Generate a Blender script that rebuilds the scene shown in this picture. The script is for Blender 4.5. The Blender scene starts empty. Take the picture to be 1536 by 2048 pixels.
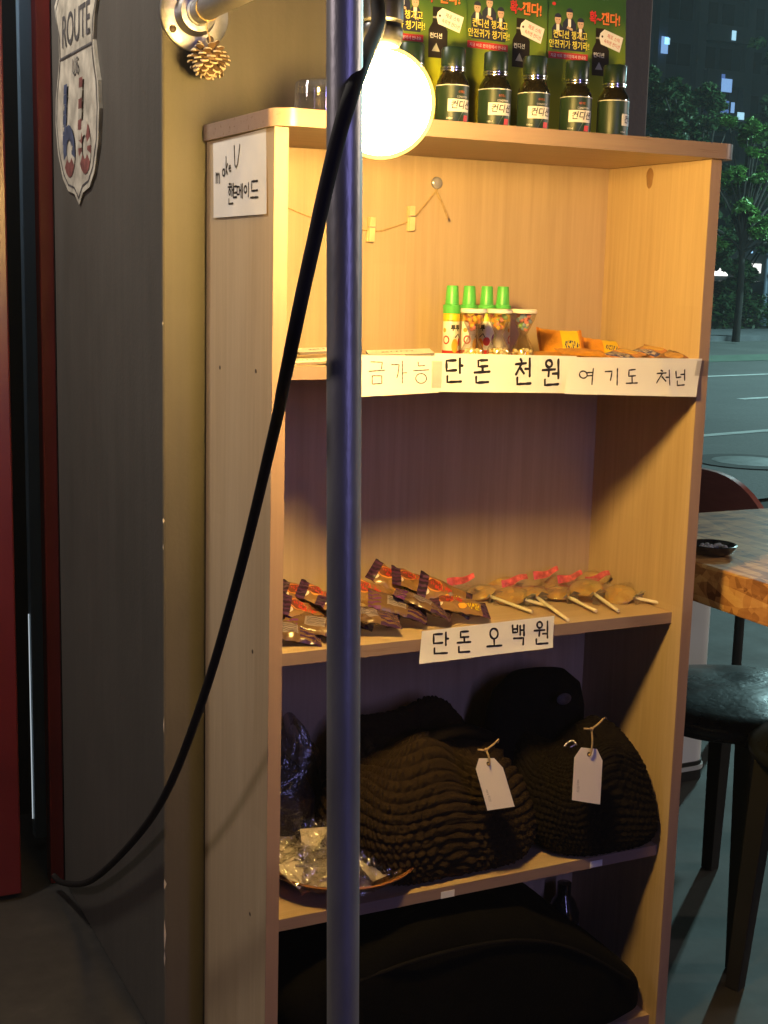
import bpy, bmesh, math, random
from mathutils import Vector, Matrix, noise
PI = math.pi
rnd = random.Random(7)
S = bpy.context.scene
COL = S.collection

# ------------------------------------------------------------------ camera
CAM = Vector((-0.728, -1.8454, 1.389))
YAW, PITCH, ROLL, FPX = 0.4605, -0.1741, 0.0257, 2712.4
_f = Vector((math.sin(YAW)*math.cos(PITCH), math.cos(YAW)*math.cos(PITCH), math.sin(PITCH)))
_r = _f.cross(Vector((0, 0, 1))).normalized(); _u = _r.cross(_f)
CR = math.cos(ROLL)*_r + math.sin(ROLL)*_u
CU = -math.sin(ROLL)*_r + math.cos(ROLL)*_u
cd = bpy.data.cameras.new('camera'); cam = bpy.data.objects.new('camera', cd); COL.objects.link(cam)
cd.sensor_fit = 'VERTICAL'; cd.angle_y = 2*math.atan(1024/FPX); cd.clip_start = .02; cd.clip_end = 500
M = Matrix.Identity(4)
for i in range(3):
    M[i][0] = CR[i]; M[i][1] = CU[i]; M[i][2] = -_f[i]; M[i][3] = CAM[i]
cam.matrix_world = M
S.camera = cam

def on(axis, val, px, py):
    """point of the plane axis=val that the photograph shows at (px, py)"""
    d = _f + (px-768)/FPX*CR - (py-1024)/FPX*CU
    return CAM + d*((val-CAM[axis])/d[axis])

# ------------------------------------------------------------------ world, lights, exposure
w = bpy.data.worlds.new('World'); S.world = w; w.use_nodes = True
nt = w.node_tree; nt.nodes.clear()
sky = nt.nodes.new('ShaderNodeTexSky'); sky.sky_type = 'NISHITA'; sky.sun_disc = False
sky.sun_elevation = math.radians(-4); sky.sun_rotation = math.radians(200)
bg = nt.nodes.new('ShaderNodeBackground'); bg.inputs['Strength'].default_value = .15
ow = nt.nodes.new('ShaderNodeOutputWorld')
nt.links.new(sky.outputs[0], bg.inputs[0]); nt.links.new(bg.outputs[0], ow.inputs[0])
S.view_settings.view_transform = 'Standard'; S.view_settings.look = 'None'
S.view_settings.exposure = 0; S.view_settings.gamma = 1
S.cycles.use_denoising = True
S.cycles.max_bounces = 8; S.cycles.transparent_max_bounces = 16
S.cycles.caustics_reflective = False; S.cycles.caustics_refractive = False
S.cycles.sample_clamp_indirect = 6

def lamp(name, kind, loc, energy, col, size=.1, size_y=None, target=None):
    d = bpy.data.lights.new(name, kind); d.energy = energy; d.color = col
    if kind == 'AREA':
        d.shape = 'RECTANGLE'; d.size = size; d.size_y = size_y or size
    else:
        d.shadow_soft_size = size
    o = bpy.data.objects.new(name, d); COL.objects.link(o); o.location = loc
    if target is not None:
        o.rotation_euler = (Vector(target)-Vector(loc)).to_track_quat('-Z', 'Y').to_euler()
    return o
BULB_L = 325.0
# assumed next bulb of the string, unseen, over the entrance left of the camera
lamp('assumed_string_bulb_light', 'POINT', (-2.4, -.02, 2.35), 52, (1, .85, .88), .20)
# unseen lamp added near the red door to brighten the grey wall
lamp('wall_fill_light', 'POINT', (-.85, .62, 2.75), 84, (1, .92, .80), .10)
# assumed unseen blue light facing the shelf, for the streak on the pole
lamp('assumed_blue_light', 'AREA', (.35, -4.2, 1.9), 26, (.36, .33, .92), .14, 1.9, (-.1, 0, 1.3))
# unseen lamps added: one for the bin and table, one for the inner post
lamp('bin_table_fill_light', 'POINT', (4.6, -1.2, 2.5), 210, (1, .86, .72), .08)
lamp('post_fill_light', 'POINT', (-.42, 1.19, 2.2), 4.5, (.80, .92, 1), .05)
# assumed street lamps over the road, unseen, added to light it
lamp('assumed_street_light', 'POINT', (15, 12, 7.5), 2100, (.58, .98, 1), .15)
lamp('assumed_street_light', 'POINT', (25, 20, 7.5), 3800, (.55, 1, .95), .15)
lamp('assumed_street_light', 'POINT', (32, 12, 7.5), 3500, (.55, 1, .98), .15)

# ------------------------------------------------------------------ materials
class NB:
    def __init__(s, m): s.t = m.node_tree; s.n = s.t.nodes; s.l = s.t.links
    def new(s, typ, **kw):
        n = s.n.new(typ)
        for k, v in kw.items(): setattr(n, k, v)
        return n
    def put(s, sock, v):
        if isinstance(v, bpy.types.NodeSocket): s.l.new(v, sock)
        else: sock.default_value = v
    def math(s, op, a, b=0.0, c=0.0, clamp=False):
        n = s.new('ShaderNodeMath', operation=op, use_clamp=clamp)
        s.put(n.inputs[0], a); s.put(n.inputs[1], b); s.put(n.inputs[2], c)
        return n.outputs[0]
    def mix(s, f, a, b):
        n = s.new('ShaderNodeMix', data_type='RGBA')
        s.put(n.inputs[0], f)
        for i, v in ((6, a), (7, b)):
            s.put(n.inputs[i], v if isinstance(v, bpy.types.NodeSocket) else c4(v))
        return n.outputs[2]
    def coord(s, which='Object', scale=(1, 1, 1), rot=(0, 0, 0)):
        tc = s.new('ShaderNodeTexCoord'); mp = s.new('ShaderNodeMapping')
        mp.inputs['Scale'].default_value = scale; mp.inputs['Rotation'].default_value = rot
        s.l.new(tc.outputs[which], mp.inputs[0]); return mp.outputs[0]
    def noise(s, vec, scale=5, detail=3, rough=.5, dist=0):
        n = s.new('ShaderNodeTexNoise'); s.put(n.inputs['Vector'], vec)
        n.inputs['Scale'].default_value = scale; n.inputs['Detail'].default_value = detail
        n.inputs['Roughness'].default_value = rough; n.inputs['Distortion'].default_value = dist
        return n.outputs['Fac']
    def ramp(s, f, stops):
        n = s.new('ShaderNodeValToRGB'); s.put(n.inputs[0], f)
        el = n.color_ramp.elements
        while len(el) < len(stops): el.new(.5)
        for e, (p, c) in zip(el, stops): e.position = p; e.color = c4(c)
        return n.outputs[0]
    def bump(s, h, strength=.2, dist=.01):
        n = s.new('ShaderNodeBump'); s.put(n.inputs['Height'], h)
        n.inputs['Strength'].default_value = strength; n.inputs['Distance'].default_value = dist
        return n.outputs[0]
def c4(c): return (c[0], c[1], c[2], 1.0)
MATS = {}
def base(name):
    m = bpy.data.materials.new(name); m.use_nodes = True
    b = NB(m); p = b.n['Principled BSDF']; MATS[name] = m
    return m, b, p
def plain(name, col, rough=.5, metal=0.0, var=.12, nscale=8, bump=0.0, bscale=60, spec=.5, coat=0.0, stretch=(1, 1, 1)):
    m, b, p = base(name)
    v = b.coord('Object', stretch)
    f = b.noise(v, nscale, 4)
    lo = [c*(1-var) for c in col]; hi = [min(1, c*(1+var)) for c in col]
    b.put(p.inputs['Base Color'], b.ramp(f, [(.3, lo), (.7, hi)]))
    r = b.math('MULTIPLY_ADD', f, .16, rough-.08)
    b.put(p.inputs['Roughness'], r); p.inputs['Metallic'].default_value = metal
    p.inputs['Specular IOR Level'].default_value = spec; p.inputs['Coat Weight'].default_value = coat
    if bump: b.put(p.inputs['Normal'], b.bump(b.noise(b.coord('Object', stretch), bscale, 3), bump, .004))
    return m
def wood(name, c1, c2, axis='z', rough=.42, dark=None):
    m, b, p = base(name)
    sc = {'z': (46, 46, 1.7), 'x': (1.7, 46, 46), 'y': (46, 1.7, 46)}[axis]
    lo = {'z': (7, 7, .55), 'x': (.55, 7, 7), 'y': (7, .55, 7)}[axis]
    g = b.noise(b.coord('Object', sc), 2.2, 6, .62, .35)
    h = b.noise(b.coord('Object', lo), 1.5, 3, .5, .9)
    wv = b.new('ShaderNodeTexWave', wave_type='BANDS', bands_direction='X' if axis != 'x' else 'Y')
    b.put(wv.inputs['Vector'], b.coord('Object', lo)); wv.inputs['Scale'].default_value = 1.3
    wv.inputs['Distortion'].default_value = 7; wv.inputs['Detail'].default_value = 2; wv.inputs['Detail Scale'].default_value = .6
    f = b.math('ADD', b.math('MULTIPLY', g, .6), b.math('MULTIPLY', h, .34))
    sx = b.new('ShaderNodeSeparateXYZ'); tco = b.new('ShaderNodeTexCoord'); b.l.new(tco.outputs['Object'], sx.inputs[0])
    ia, il = {'z': (0, 2), 'x': (1, 0), 'y': (0, 1)}[axis]
    ac_ = b.math('FLOOR', b.math('MULTIPLY', b.math('ADD', sx.outputs[ia], b.math('MULTIPLY', sx.outputs[1 if axis == 'z' else 2], 1.0)), 15.3))
    lg = b.math('FLOOR', b.math('ADD', b.math('MULTIPLY', sx.outputs[il], 1.9), b.math('MULTIPLY', ac_, .37)))
    wn = b.new('ShaderNodeTexWhiteNoise', noise_dimensions='2D'); cbb = b.new('ShaderNodeCombineXYZ'); b.put(cbb.inputs[0], ac_); b.put(cbb.inputs[1], lg); b.l.new(cbb.outputs[0], wn.inputs['Vector'])
    f = b.math('ADD', f, b.math('MULTIPLY_ADD', wn.outputs['Value'], .085, -.04))
    f = b.math('ADD', f, b.math('MULTIPLY', wv.outputs['Fac'], .06))
    b.put(p.inputs['Base Color'], b.ramp(f, [(.30, c2), (.5, [(x+y)/2 for x, y in zip(c1, c2)]), (.68, c1)]))
    b.put(p.inputs['Roughness'], b.math('MULTIPLY_ADD', g, .2, rough-.1))
    b.put(p.inputs['Normal'], b.bump(g, .06, .002))
    return m
def printed(name, ground, layers, rough=.4, coat=0.0, metal=0.0, wrinkle=0.0):
    """a printed surface: shapes laid out in the UV square. layer: (kind, args, colour)"""
    m, b, p = base(name)
    tc = b.new('ShaderNodeTexCoord'); sp = b.new('ShaderNodeSeparateXYZ'); b.l.new(tc.outputs['UV'], sp.inputs[0])
    u, v = sp.outputs[0], sp.outputs[1]
    if len(ground) == 2 and isinstance(ground[0], (list, tuple)):
        col = b.ramp(v, [(.1, ground[0]), (.45, ground[1])])
    else:
        n = b.noise(b.coord('Object'), 40, 2)
        col = b.ramp(n, [(.3, [c*.86 for c in ground]), (.7, [min(1, c*1.12) for c in ground])])
    for kind, a, c in layers:
        if kind == 'ell':
            dx = b.math('DIVIDE', b.math('SUBTRACT', u, a[0]), a[2]); dy = b.math('DIVIDE', b.math('SUBTRACT', v, a[1]), a[3])
            k = b.math('LESS_THAN', b.math('ADD', b.math('MULTIPLY', dx, dx), b.math('MULTIPLY', dy, dy)), 1.0)
        elif kind == 'rect':
            k = b.math('MULTIPLY', b.math('LESS_THAN', b.math('ABSOLUTE', b.math('SUBTRACT', u, (a[0]+a[2])/2)), (a[2]-a[0])/2),
                       b.math('LESS_THAN', b.math('ABSOLUTE', b.math('SUBTRACT', v, (a[1]+a[3])/2)), (a[3]-a[1])/2))
        elif kind == 'stripes':      # u0,v0,u1,v1,count,duty, along v
            k = b.math('MULTIPLY', b.math('LESS_THAN', b.math('ABSOLUTE', b.math('SUBTRACT', u, (a[0]+a[2])/2)), (a[2]-a[0])/2),
                       b.math('LESS_THAN', b.math('ABSOLUTE', b.math('SUBTRACT', v, (a[1]+a[3])/2)), (a[3]-a[1])/2))
            k = b.math('MULTIPLY', k, b.math('LESS_THAN', b.math('FRACT', b.math('MULTIPLY', v, a[4])), a[5]))
        elif kind == 'squig':        # squiggly lettering inside an ellipse
            dx = b.math('DIVIDE', b.math('SUBTRACT', u, a[0]), a[2]); dy = b.math('DIVIDE', b.math('SUBTRACT', v, a[1]), a[3])
            k = b.math('LESS_THAN', b.math('ADD', b.math('MULTIPLY', dx, dx), b.math('MULTIPLY', dy, dy)), 1.0)
            cb = b.new('ShaderNodeCombineXYZ'); b.put(cb.inputs[0], b.math('MULTIPLY', u, a[4])); b.put(cb.inputs[1], b.math('MULTIPLY', v, a[5]))
            k = b.math('MULTIPLY', k, b.math('GREATER_THAN', b.noise(cb.outputs[0], 1.0, 1), .52))
        col = b.mix(k, col, c)
    b.put(p.inputs['Base Color'], col); p.inputs['Roughness'].default_value = rough
    p.inputs['Coat Weight'].default_value = coat; p.inputs['Metallic'].default_value = metal
    if wrinkle: b.put(p.inputs['Normal'], b.bump(b.noise(b.coord('Object'), 90, 3), wrinkle, .004))
    return m
def film(name, tint=(1, 1, 1), clear=.8, rough=.12, bump=.5, milky=.35):
    m, b, p = base(name)
    b.n.remove(p); out = b.n['Material Output']
    tr = b.new('ShaderNodeBsdfTransparent'); tr.inputs[0].default_value = c4(tint)
    gl = b.new('ShaderNodeBsdfGlossy'); gl.inputs['Roughness'].default_value = rough
    df = b.new('ShaderNodeBsdfTranslucent'); df.inputs[0].default_value = (.8, .8, .8, 1)
    nn = b.bump(b.noise(b.coord('Object'), 60, 3), bump, .006)
    b.l.new(nn, gl.inputs['Normal'])
    m1 = b.new('ShaderNodeMixShader'); m1.inputs[0].default_value = milky
    b.l.new(gl.outputs[0], m1.inputs[1]); b.l.new(df.outputs[0], m1.inputs[2])
    lw = b.new('ShaderNodeLayerWeight'); lw.inputs[0].default_value = .35; b.l.new(nn, lw.inputs['Normal'])
    k = b.math('MULTIPLY_ADD', lw.outputs['Facing'], .5, 1-clear, clamp=True)
    m2 = b.new('ShaderNodeMixShader'); b.put(m2.inputs[0], k)
    b.l.new(tr.outputs[0], m2.inputs[1]); b.l.new(m1.outputs[0], m2.inputs[2])
    b.l.new(m2.outputs[0], out.inputs[0])
    return m
def emit(name, col, strength):
    m, b, p = base(name)
    p.inputs['Base Color'].default_value = c4(col)
    p.inputs['Emission Color'].default_value = c4(col); p.inputs['Emission Strength'].default_value = strength
    return m

BEECH1, BEECH2 = (.57, .43, .27), (.43, .305, .18)
wz = wood('beech_melamine', BEECH1, BEECH2, 'z')
wx = wood('beech_melamine_shelf', BEECH1, BEECH2, 'x')
wedge = wood('beech_edge_band_upright', (.36, .245, .185), (.30, .20, .155), 'z', .38)
wedgex = wood('beech_edge_band_level_shaded', (.30, .21, .17), (.25, .17, .14), 'x', .3)  # darker than the upright band: shade on the shelf fronts put into the colour
screw_m = plain('screw_cap_brown', (.06, .04, .03), .5)
steel = plain('galvanised_steel', (.38, .365, .36), .40, .7, .2, 14, .12, 160, stretch=(1, 1, .35))
steel_dull = plain('scuffed_zinc', (.46, .46, .46), .42, 1.0, .25, 30, .15, 120)
chrome = plain('bright_ring_metal', (.8, .8, .8), .2, 1.0, .05)
black_rubber = plain('black_rubber_cable', (.014, .012, .012), .75, 0, .2, 40, spec=.15)
black_plastic = plain('black_plastic', (.012, .012, .013), .35, 0, .2)
paper = plain('white_paper', (.80, .79, .77), .75, 0, .04, 9, .15, 25)
paper_old = plain('cream_paper', (.74, .69, .62), .75, 0, .06, 14, .2, 30)
ink = plain('black_marker_ink', (.012, .011, .014), .5, 0, .1)
ink_red = plain('red_ink', (.55, .03, .03), .5, 0, .1)
ink_yellow = plain('yellow_ink', (.85, .75, .12), .5, 0, .05)
ink_white = plain('white_ink', (.8, .8, .8), .5, 0, .03)
ink_orange = plain('orange_ink', (.8, .22, .05), .5, 0, .1)
skin = plain('printed_skin_tone', (.6, .40, .30), .5, 0, .1)
navy = plain('printed_navy_suit', (.02, .025, .06), .5, 0, .2)
twine = plain('jute_twine', (.42, .30, .14), .8, 0, .25, 200)
tape_m = film('clear_tape', (.95, .93, .9), .85, .2, .2)
film_m = film('clear_cellophane', (1, 1, 1), .86, .05, 1.0, .08)
film_dull = film('dusty_polybag', (.72, .70, .70), .9, .22, .9, .1)
crinkle = film('crinkled_packet_film', (1, 1, 1), .78, .06, 1.0, .15)
glassy = film('clear_styrene', (.97, .97, .97), .84, .05, .05)

# ------------------------------------------------------------------ mesh builder
class MB:
    def __init__(s): s.v = []; s.f = []; s.mi = []; s.uv = {}
    def add(s, vs, fs, mi=0, uvs=None):
        k = len(s.v); s.v += [Vector(q) for q in vs]
        for f in fs: s.f.append([i+k for i in f]); s.mi.append(mi)
        if uvs:
            for i, q in enumerate(uvs): s.uv[k+i] = q
        return s
    def box(s, a, b, mi=0, m=None):
        x0, y0, z0 = a; x1, y1, z1 = b
        vs = [(x0, y0, z0), (x1, y0, z0), (x1, y1, z0), (x0, y1, z0), (x0, y0, z1), (x1, y0, z1), (x1, y1, z1), (x0, y1, z1)]
        if m: vs = [m @ Vector(q) for q in vs]
        return s.add(vs, [(0, 3, 2, 1), (4, 5, 6, 7), (0, 1, 5, 4), (1, 2, 6, 5), (2, 3, 7, 6), (3, 0, 4, 7)], mi)
    def tube(s, pts, r, n=12, mi=0, cap=True, flat=1.0):
        pts = [Vector(q) for q in pts]; N = len(pts)
        rr = r if isinstance(r, (list, tuple)) else [r]*N
        rings = []; up = None
        for i, q in enumerate(pts):
            d = (pts[min(i+1, N-1)]-pts[max(i-1, 0)]).normalized()
            if up is None: up = Vector((0, 0, 1)) if abs(d.z) < .9 else Vector((1, 0, 0))
            a = d.cross(up).normalized(); up = a.cross(d).normalized()
            rings.append([q + (a*math.cos(t)*flat + up*math.sin(t))*rr[i] for t in [2*PI*j/n for j in range(n)]])
        vs = [q for ring in rings for q in ring]; fs = []
        for i in range(N-1):
            for j in range(n):
                fs.append((i*n+j, i*n+(j+1) % n, (i+1)*n+(j+1) % n, (i+1)*n+j))
        if cap: fs += [tuple(range(n))[::-1], tuple((N-1)*n+j for j in range(n))]
        return s.add(vs, fs, mi)
    def lathe(s, prof, n=28, mi=0, m=None, uv=False):
        """prof: list of (r, z) or (r, z, material)"""
        vs = []; fs = []; ms = []; N = len(prof); uvs = []
        for i, q in enumerate(prof):
            for j in range(n+1):
                t = 2*PI*j/n; vs.append(Vector((q[0]*math.cos(t), q[0]*math.sin(t), q[1])))
                uvs.append((j/n, (q[1]-prof[0][1])/((prof[-1][1]-prof[0][1]) or 1)))
        if m: vs = [m @ q for q in vs]
        k = len(s.v); s.v += vs
        for i, q in enumerate(uvs): s.uv[k+i] = q
        for i in range(N-1):
            mm = prof[i+1][2] if len(prof[i+1]) > 2 else mi
            for j in range(n):
                a = k+i*(n+1)+j; s.f.append([a, a+1, a+n+2, a+n+1]); s.mi.append(mm)
        return s
    def grid(s, nu, nv, fn, mi=0, closed=False):
        k = len(s.v)
        for j in range(nv+1):
            for i in range(nu+1):
                s.uv[len(s.v)] = (i/nu, j/nv); s.v.append(Vector(fn(i/nu, j/nv)))
        for j in range(nv):
            for i in range(nu):
                a = k+j*(nu+1)+i; s.f.append([a, a+1, a+nu+2, a+nu+1]); s.mi.append(mi)
        return s
    def poly(s, pts, fn, mi=0):
        return s.add([fn(*q) for q in pts], [tuple(range(len(pts)))], mi)
    def ball(s, c, r, n=10, k=7, mi=0, sc=(1, 1, 1), m=None):
        c = Vector(c)
        def fn(u, v):
            t = 2*PI*u; p = PI*v
            q = Vector((math.sin(p)*math.cos(t)*sc[0], math.sin(p)*math.sin(t)*sc[1], -math.cos(p)*sc[2]))*r
            if m: q = m @ q
            return c+q
        return s.grid(n, k, fn, mi)
    def strokes(s, lines, fn, width, mi=0, lift=.0006):
        """pen strokes: polylines in paper coordinates mapped through fn(u,v,lift)"""
        for ln in lines:
            pts = []
            for a, b in zip(ln[:-1], ln[1:]):
                d = math.hypot(b[0]-a[0], b[1]-a[1]); n = max(1, int(d/(width*1.2)))
                pts += [(a[0]+(b[0]-a[0])*i/n, a[1]+(b[1]-a[1])*i/n) for i in range(n)]
            pts.append(ln[-1])
            vs = []; fs = []
            for i, q in enumerate(pts):
                a = pts[max(0, i-1)]; c = pts[min(len(pts)-1, i+1)]
                dx, dy = c[0]-a[0], c[1]-a[1]; L = math.hypot(dx, dy) or 1
                ww = width*.5*(1+.14*math.sin(i*1.7+ln[0][0]*90))
                nx, ny = -dy/L*ww, dx/L*ww
                vs += [fn(q[0]+nx, q[1]+ny, lift), fn(q[0]-nx, q[1]-ny, lift)]
            for i in range(len(pts)-1): fs.append((2*i, 2*i+1, 2*i+3, 2*i+2))
            s.add(vs, fs, mi)
            for e in (ln[0], ln[-1]):
                s.poly([(e[0]+width*.5*math.cos(2*PI*t/8), e[1]+width*.5*math.sin(2*PI*t/8)) for t in range(8)], lambda x, y: fn(x, y, lift+.00015), mi)
        return s
    def build(s, name, mats, parent=None, origin=None, smooth=40, bevel=0.0):
        me = bpy.data.meshes.new(name)
        o0 = Vector(origin) if origin is not None else Vector((0, 0, 0))
        me.from_pydata([q-o0 for q in s.v], [], s.f)
        for m in (mats if isinstance(mats, (list, tuple)) else [mats]): me.materials.append(m)
        me.polygons.foreach_set('material_index', s.mi)
        if s.uv:
            ul = me.uv_layers.new(name='UVMap')
            for lp in me.loops: ul.data[lp.index].uv = s.uv.get(lp.vertex_index, (0, 0))
        if smooth:
            me.polygons.foreach_set('use_smooth', [True]*len(me.polygons))
            me.set_sharp_from_angle(angle=math.radians(smooth))
        me.update()
        o = bpy.data.objects.new(name, me); COL.objects.link(o)
        if parent is not None: o.parent = parent
        elif origin is not None: o.location = origin
        if bevel:
            b = o.modifiers.new('bevel', 'BEVEL'); b.width = bevel; b.segments = 2; b.limit_method = 'ANGLE'; b.angle_limit = math.radians(50)
        return o
def tag(o, label, cat, group=None, kind=None):
    o['label'] = label; o['category'] = cat
    if group: o['group'] = group
    if kind: o['kind'] = kind
    return o
def thing(name, label, cat, loc=(0, 0, 0), group=None, rot=None):
    o = bpy.data.objects.new(name, None); COL.objects.link(o); o.location = loc
    o.empty_display_size = .05
    if rot is not None: o.rotation_euler = rot
    return tag(o, label, cat, group)
def setting(o):
    o['kind'] = 'structure'; return o
def dup(root, loc, rot=None, label=None, scale=None):
    r = root.copy(); COL.objects.link(r); r.location = loc
    if rot is not None: r.rotation_euler = rot
    if scale: r.scale = scale
    if label: r['label'] = label
    for ch in list(root.children):
        c = ch.copy(); COL.objects.link(c); c.parent = r
        for g in list(ch.children):
            e = g.copy(); COL.objects.link(e); e.parent = c
    return r
_tc = {}
def glyphs(body, size=1.0, bold=0.0):
    """2-D outline of a line of print: (verts, faces, width)"""
    key = (body, bold)
    if key not in _tc:
        c = bpy.data.curves.new('t', 'FONT'); c.body = body; c.size = 1; c.offset = bold
        o = bpy.data.objects.new('t', c); COL.objects.link(o); bpy.context.view_layer.update()
        me = bpy.data.meshes.new_from_object(o.evaluated_get(bpy.context.evaluated_depsgraph_get()))
        vs = [(q.co.x, q.co.y) for q in me.vertices]; fs = [tuple(q.vertices) for q in me.polygons]
        bpy.data.objects.remove(o); bpy.data.curves.remove(c); bpy.data.meshes.remove(me)
        _tc[key] = (vs, fs)
    vs, fs = _tc[key]
    return [(x*size, y*size) for x, y in vs], fs, max(x for x, _ in vs)*size
def put_text(mb, body, x, y, size, fn, mi, lift=.0005, bold=0.0, fit=None, slant=0.0):
    vs, fs, wd = glyphs(body, size, bold)
    k = fit/wd if fit else 1
    mb.add([fn(x+a*k+slant*b, y+b, lift) for a, b in vs], fs, mi)

def arc(cx, cy, rx, ry=None, n=14, a0=90, a1=450):
    ry = ry or rx
    return [(cx+rx*math.cos(math.radians(a0+(a1-a0)*i/n)), cy+ry*math.sin(math.radians(a0+(a1-a0)*i/n))) for i in range(n+1)]
NIEUN = [(.1, .27), (.1, .02), (.9, .05)]
HAND = {
 '금': [[(.12, .97), (.85, .95), (.8, .66)], [(0, .56), (1, .6)], [(.2, .36), (.2, 0), (.82, .03), (.82, .36), (.2, .36)]],
 '가': [[(0, .84), (.5, .84), (.42, .4), (.35, .25)], [(.72, 1), (.72, 0)], [(.72, .46), (1, .47)]],
 '능': [[(.3, 1), (.32, .82), (.74, .84)], [(0, .6), (1, .64)], arc(.5, .24, .36, .23)],
 '단': [[(.6, .95), (.06, .93), (.06, .5), (.62, .53)], [(.85, 1.02), (.84, .42)], [(.84, .74), (1, .72)], NIEUN],
 '돈': [[(.84, 1), (.26, .98), (.26, .72), (.86, .74)], [(.54, .72), (.54, .5)], [(0, .46), (1, .5)], NIEUN],
 '천': [[(.3, 1.0), (.36, .92)], [(.02, .8), (.62, .84)], [(.36, .82), (.02, .4)], [(.3, .64), (.5, .44)], [(.58, .62), (.84, .62)], [(.86, 1.02), (.85, .33)], NIEUN],
 '원': [arc(.36, .86, .17, .14), [(0, .6), (.68, .63)], [(.36, .6), (.32, .36)], [(.56, .46), (.85, .47)], [(.88, 1.02), (.87, .28)], [(.12, .22), (.12, .0), (.86, .04)]],
 '여': [arc(.26, .62, .25, .23), [(.5, .74), (.84, .76)], [(.5, .54), (.82, .56)], [(.92, 1), (.78, 0)]],
 '기': [[(0, .82), (.52, .84), (.44, .5), (.36, .28)], [(.95, 1), (.86, 0)]],
 '도': [[(.86, .98), (.3, .94), (.26, .55), (.86, .58)], [(.56, .56), (.54, .12)], [(0, .1), (1, .12)]],
 '처': [[(.3, 1), (.4, .94)], [(.05, .78), (.65, .82)], [(.4, .8), (.0, .14)], [(.36, .56), (.6, .26)], [(.62, .52), (.86, .52)], [(.92, 1), (.88, 0)]],
 '넌': [[(.06, .92), (.08, .52), (.5, .56)], [(.52, .72), (.84, .74)], [(.9, 1.02), (.86, .36)], [(.16, .3), (.14, .02), (.8, .06)]],
 '오': [arc(.5, .7, .27, .27), [(.5, .43), (.5, .08)], [(0, .03), (1, .08)]],
 '백': [[(.06, 1), (.08, .62), (.42, .64), (.42, 1)], [(.08, .8), (.42, .82)], [(.62, .98), (.62, .5)], [(.62, .74), (.88, .76)], [(.9, 1.02), (.9, .46)], [(.14, .32), (.86, .34), (.82, .0)]],
 '핸': [[(.18, 1), (.42, 1)], [(.02, .84), (.55, .86)], arc(.28, .6, .15, .14), [(.66, 1), (.66, .4)], [(.66, .7), (.86, .7)], [(.9, 1.02), (.9, .36)], [(.18, .24), (.18, 0), (.9, .03)]],
 '드': [[(.9, .98), (.12, .95), (.12, .46), (.92, .5)], [(0, .12), (1, .14)]],
 '메': [[(.04, .8), (.04, .26), (.44, .26), (.44, .8), (.04, .8)], [(.44, .54), (.7, .55)], [(.72, .96), (.72, .06)], [(.94, 1), (.94, 0)]],
 '이': [arc(.3, .52, .24, .26), [(.88, 1), (.88, 0)]],
 'm': [[(0, .55), (.04, 0)], [(.03, .4), (.2, .56), (.3, .4), (.3, .02)], [(.3, .4), (.46, .56), (.58, .4), (.6, 0)]],
 'a': [arc(.3, .28, .26, .28), [(.56, .56), (.58, .0)]],
 'k': [[(.05, 1), (.05, 0)], [(.5, .6), (.06, .26), (.55, 0)]],
 'e': [[(.05, .3), (.55, .34), (.42, .58), (.14, .52), (.05, .25), (.25, .0), (.58, .08)]],
 'U': [[(.0, 1), (.12, .12), (.35, .0), (.6, .16), (.95, 1.05)]],
}
def hand(text, boxes):
    out = []
    for ch, (x, y, wd, h) in zip(text, boxes):
        for ln in HAND[ch]: out.append([(x+a*wd, y+b*h) for a, b in ln])
    return out

# ================================================================== SETTING
ground_m = plain('dark_soil', (.05, .055, .05), .9, 0, .3, .8)
g = MB(); g.add([(-150, -60, -.06), (250, -60, -.06), (250, 250, -.06), (-150, 250, -.06)], [(0, 1, 2, 3)])
setting(g.build('ground', ground_m, smooth=0))
# terrace: one slab the shop front and the tables stand on
m, b, p = base('terrace_vinyl')
f1 = b.noise(b.coord('Object'), 2.2, 5, .6); f2 = b.noise(b.coord('Object'), 26, 4, .6)
b.put(p.inputs['Base Color'], b.ramp(b.math('MULTIPLY_ADD', f2, .4, b.math('MULTIPLY', f1, .6)), [(.3, (.020, .0185, .018)), (.55, (.036, .033, .030)), (.75, (.07, .060, .052))]))
b.put(p.inputs['Roughness'], b.math('MULTIPLY_ADD', f1, .4, .42)); p.inputs['Specular IOR Level'].default_value = .3; b.put(p.inputs['Normal'], b.bump(f2, .12, .004))
g = MB(); g.box((-6, -6, -.055), (6.5, 3.4, 0)); setting(g.build('terrace_floor', m, smooth=0))
RU, RN = Vector((.98, .199, 0)), Vector((-.199, .98, 0))
def strip(n0, n1, u0, u1, z): return [tuple(RU*u+RN*n+Vector((0, 0, z))) for u, n in ((u0, n0), (u1, n0), (u1, n1), (u0, n1))]
m, b, p = base('asphalt')
f1 = b.noise(b.coord('Object'), .55, 4, .6); f2 = b.noise(b.coord('Object'), 40, 3)
b.put(p.inputs['Base Color'], b.ramp(b.math('MULTIPLY_ADD', f2, .5, b.math('MULTIPLY', f1, .5)), [(.3, (.070, .074, .076)), (.5, (.105, .11, .11)), (.7, (.15, .155, .155))]))
p.inputs['Roughness'].default_value = .75; b.put(p.inputs['Normal'], b.bump(f2, .3, .01))
ASPH = m
g = MB(); g.add(strip(3.9, 19.8, -60, 130, -.04), [(0, 1, 2, 3)]); setting(g.build('road', ASPH, smooth=0))
lane = plain('road_paint', (.62, .66, .64), .7, 0, .2, 6)
g = MB()
for n0, u0, u1 in ((6.47, -30, 90), (11.7, -30, 90)): g.add(strip(n0, n0+.13, u0, u1, -.036), [(0, 1, 2, 3)])
for k in range(-6, 16):
    g.add(strip(8.9, 9.03, 12.75+k*6.5, 12.75+k*6.5+3.2, -.036), [(0, 1, 2, 3)])
setting(g.build('road_markings', lane, smooth=0))
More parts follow.
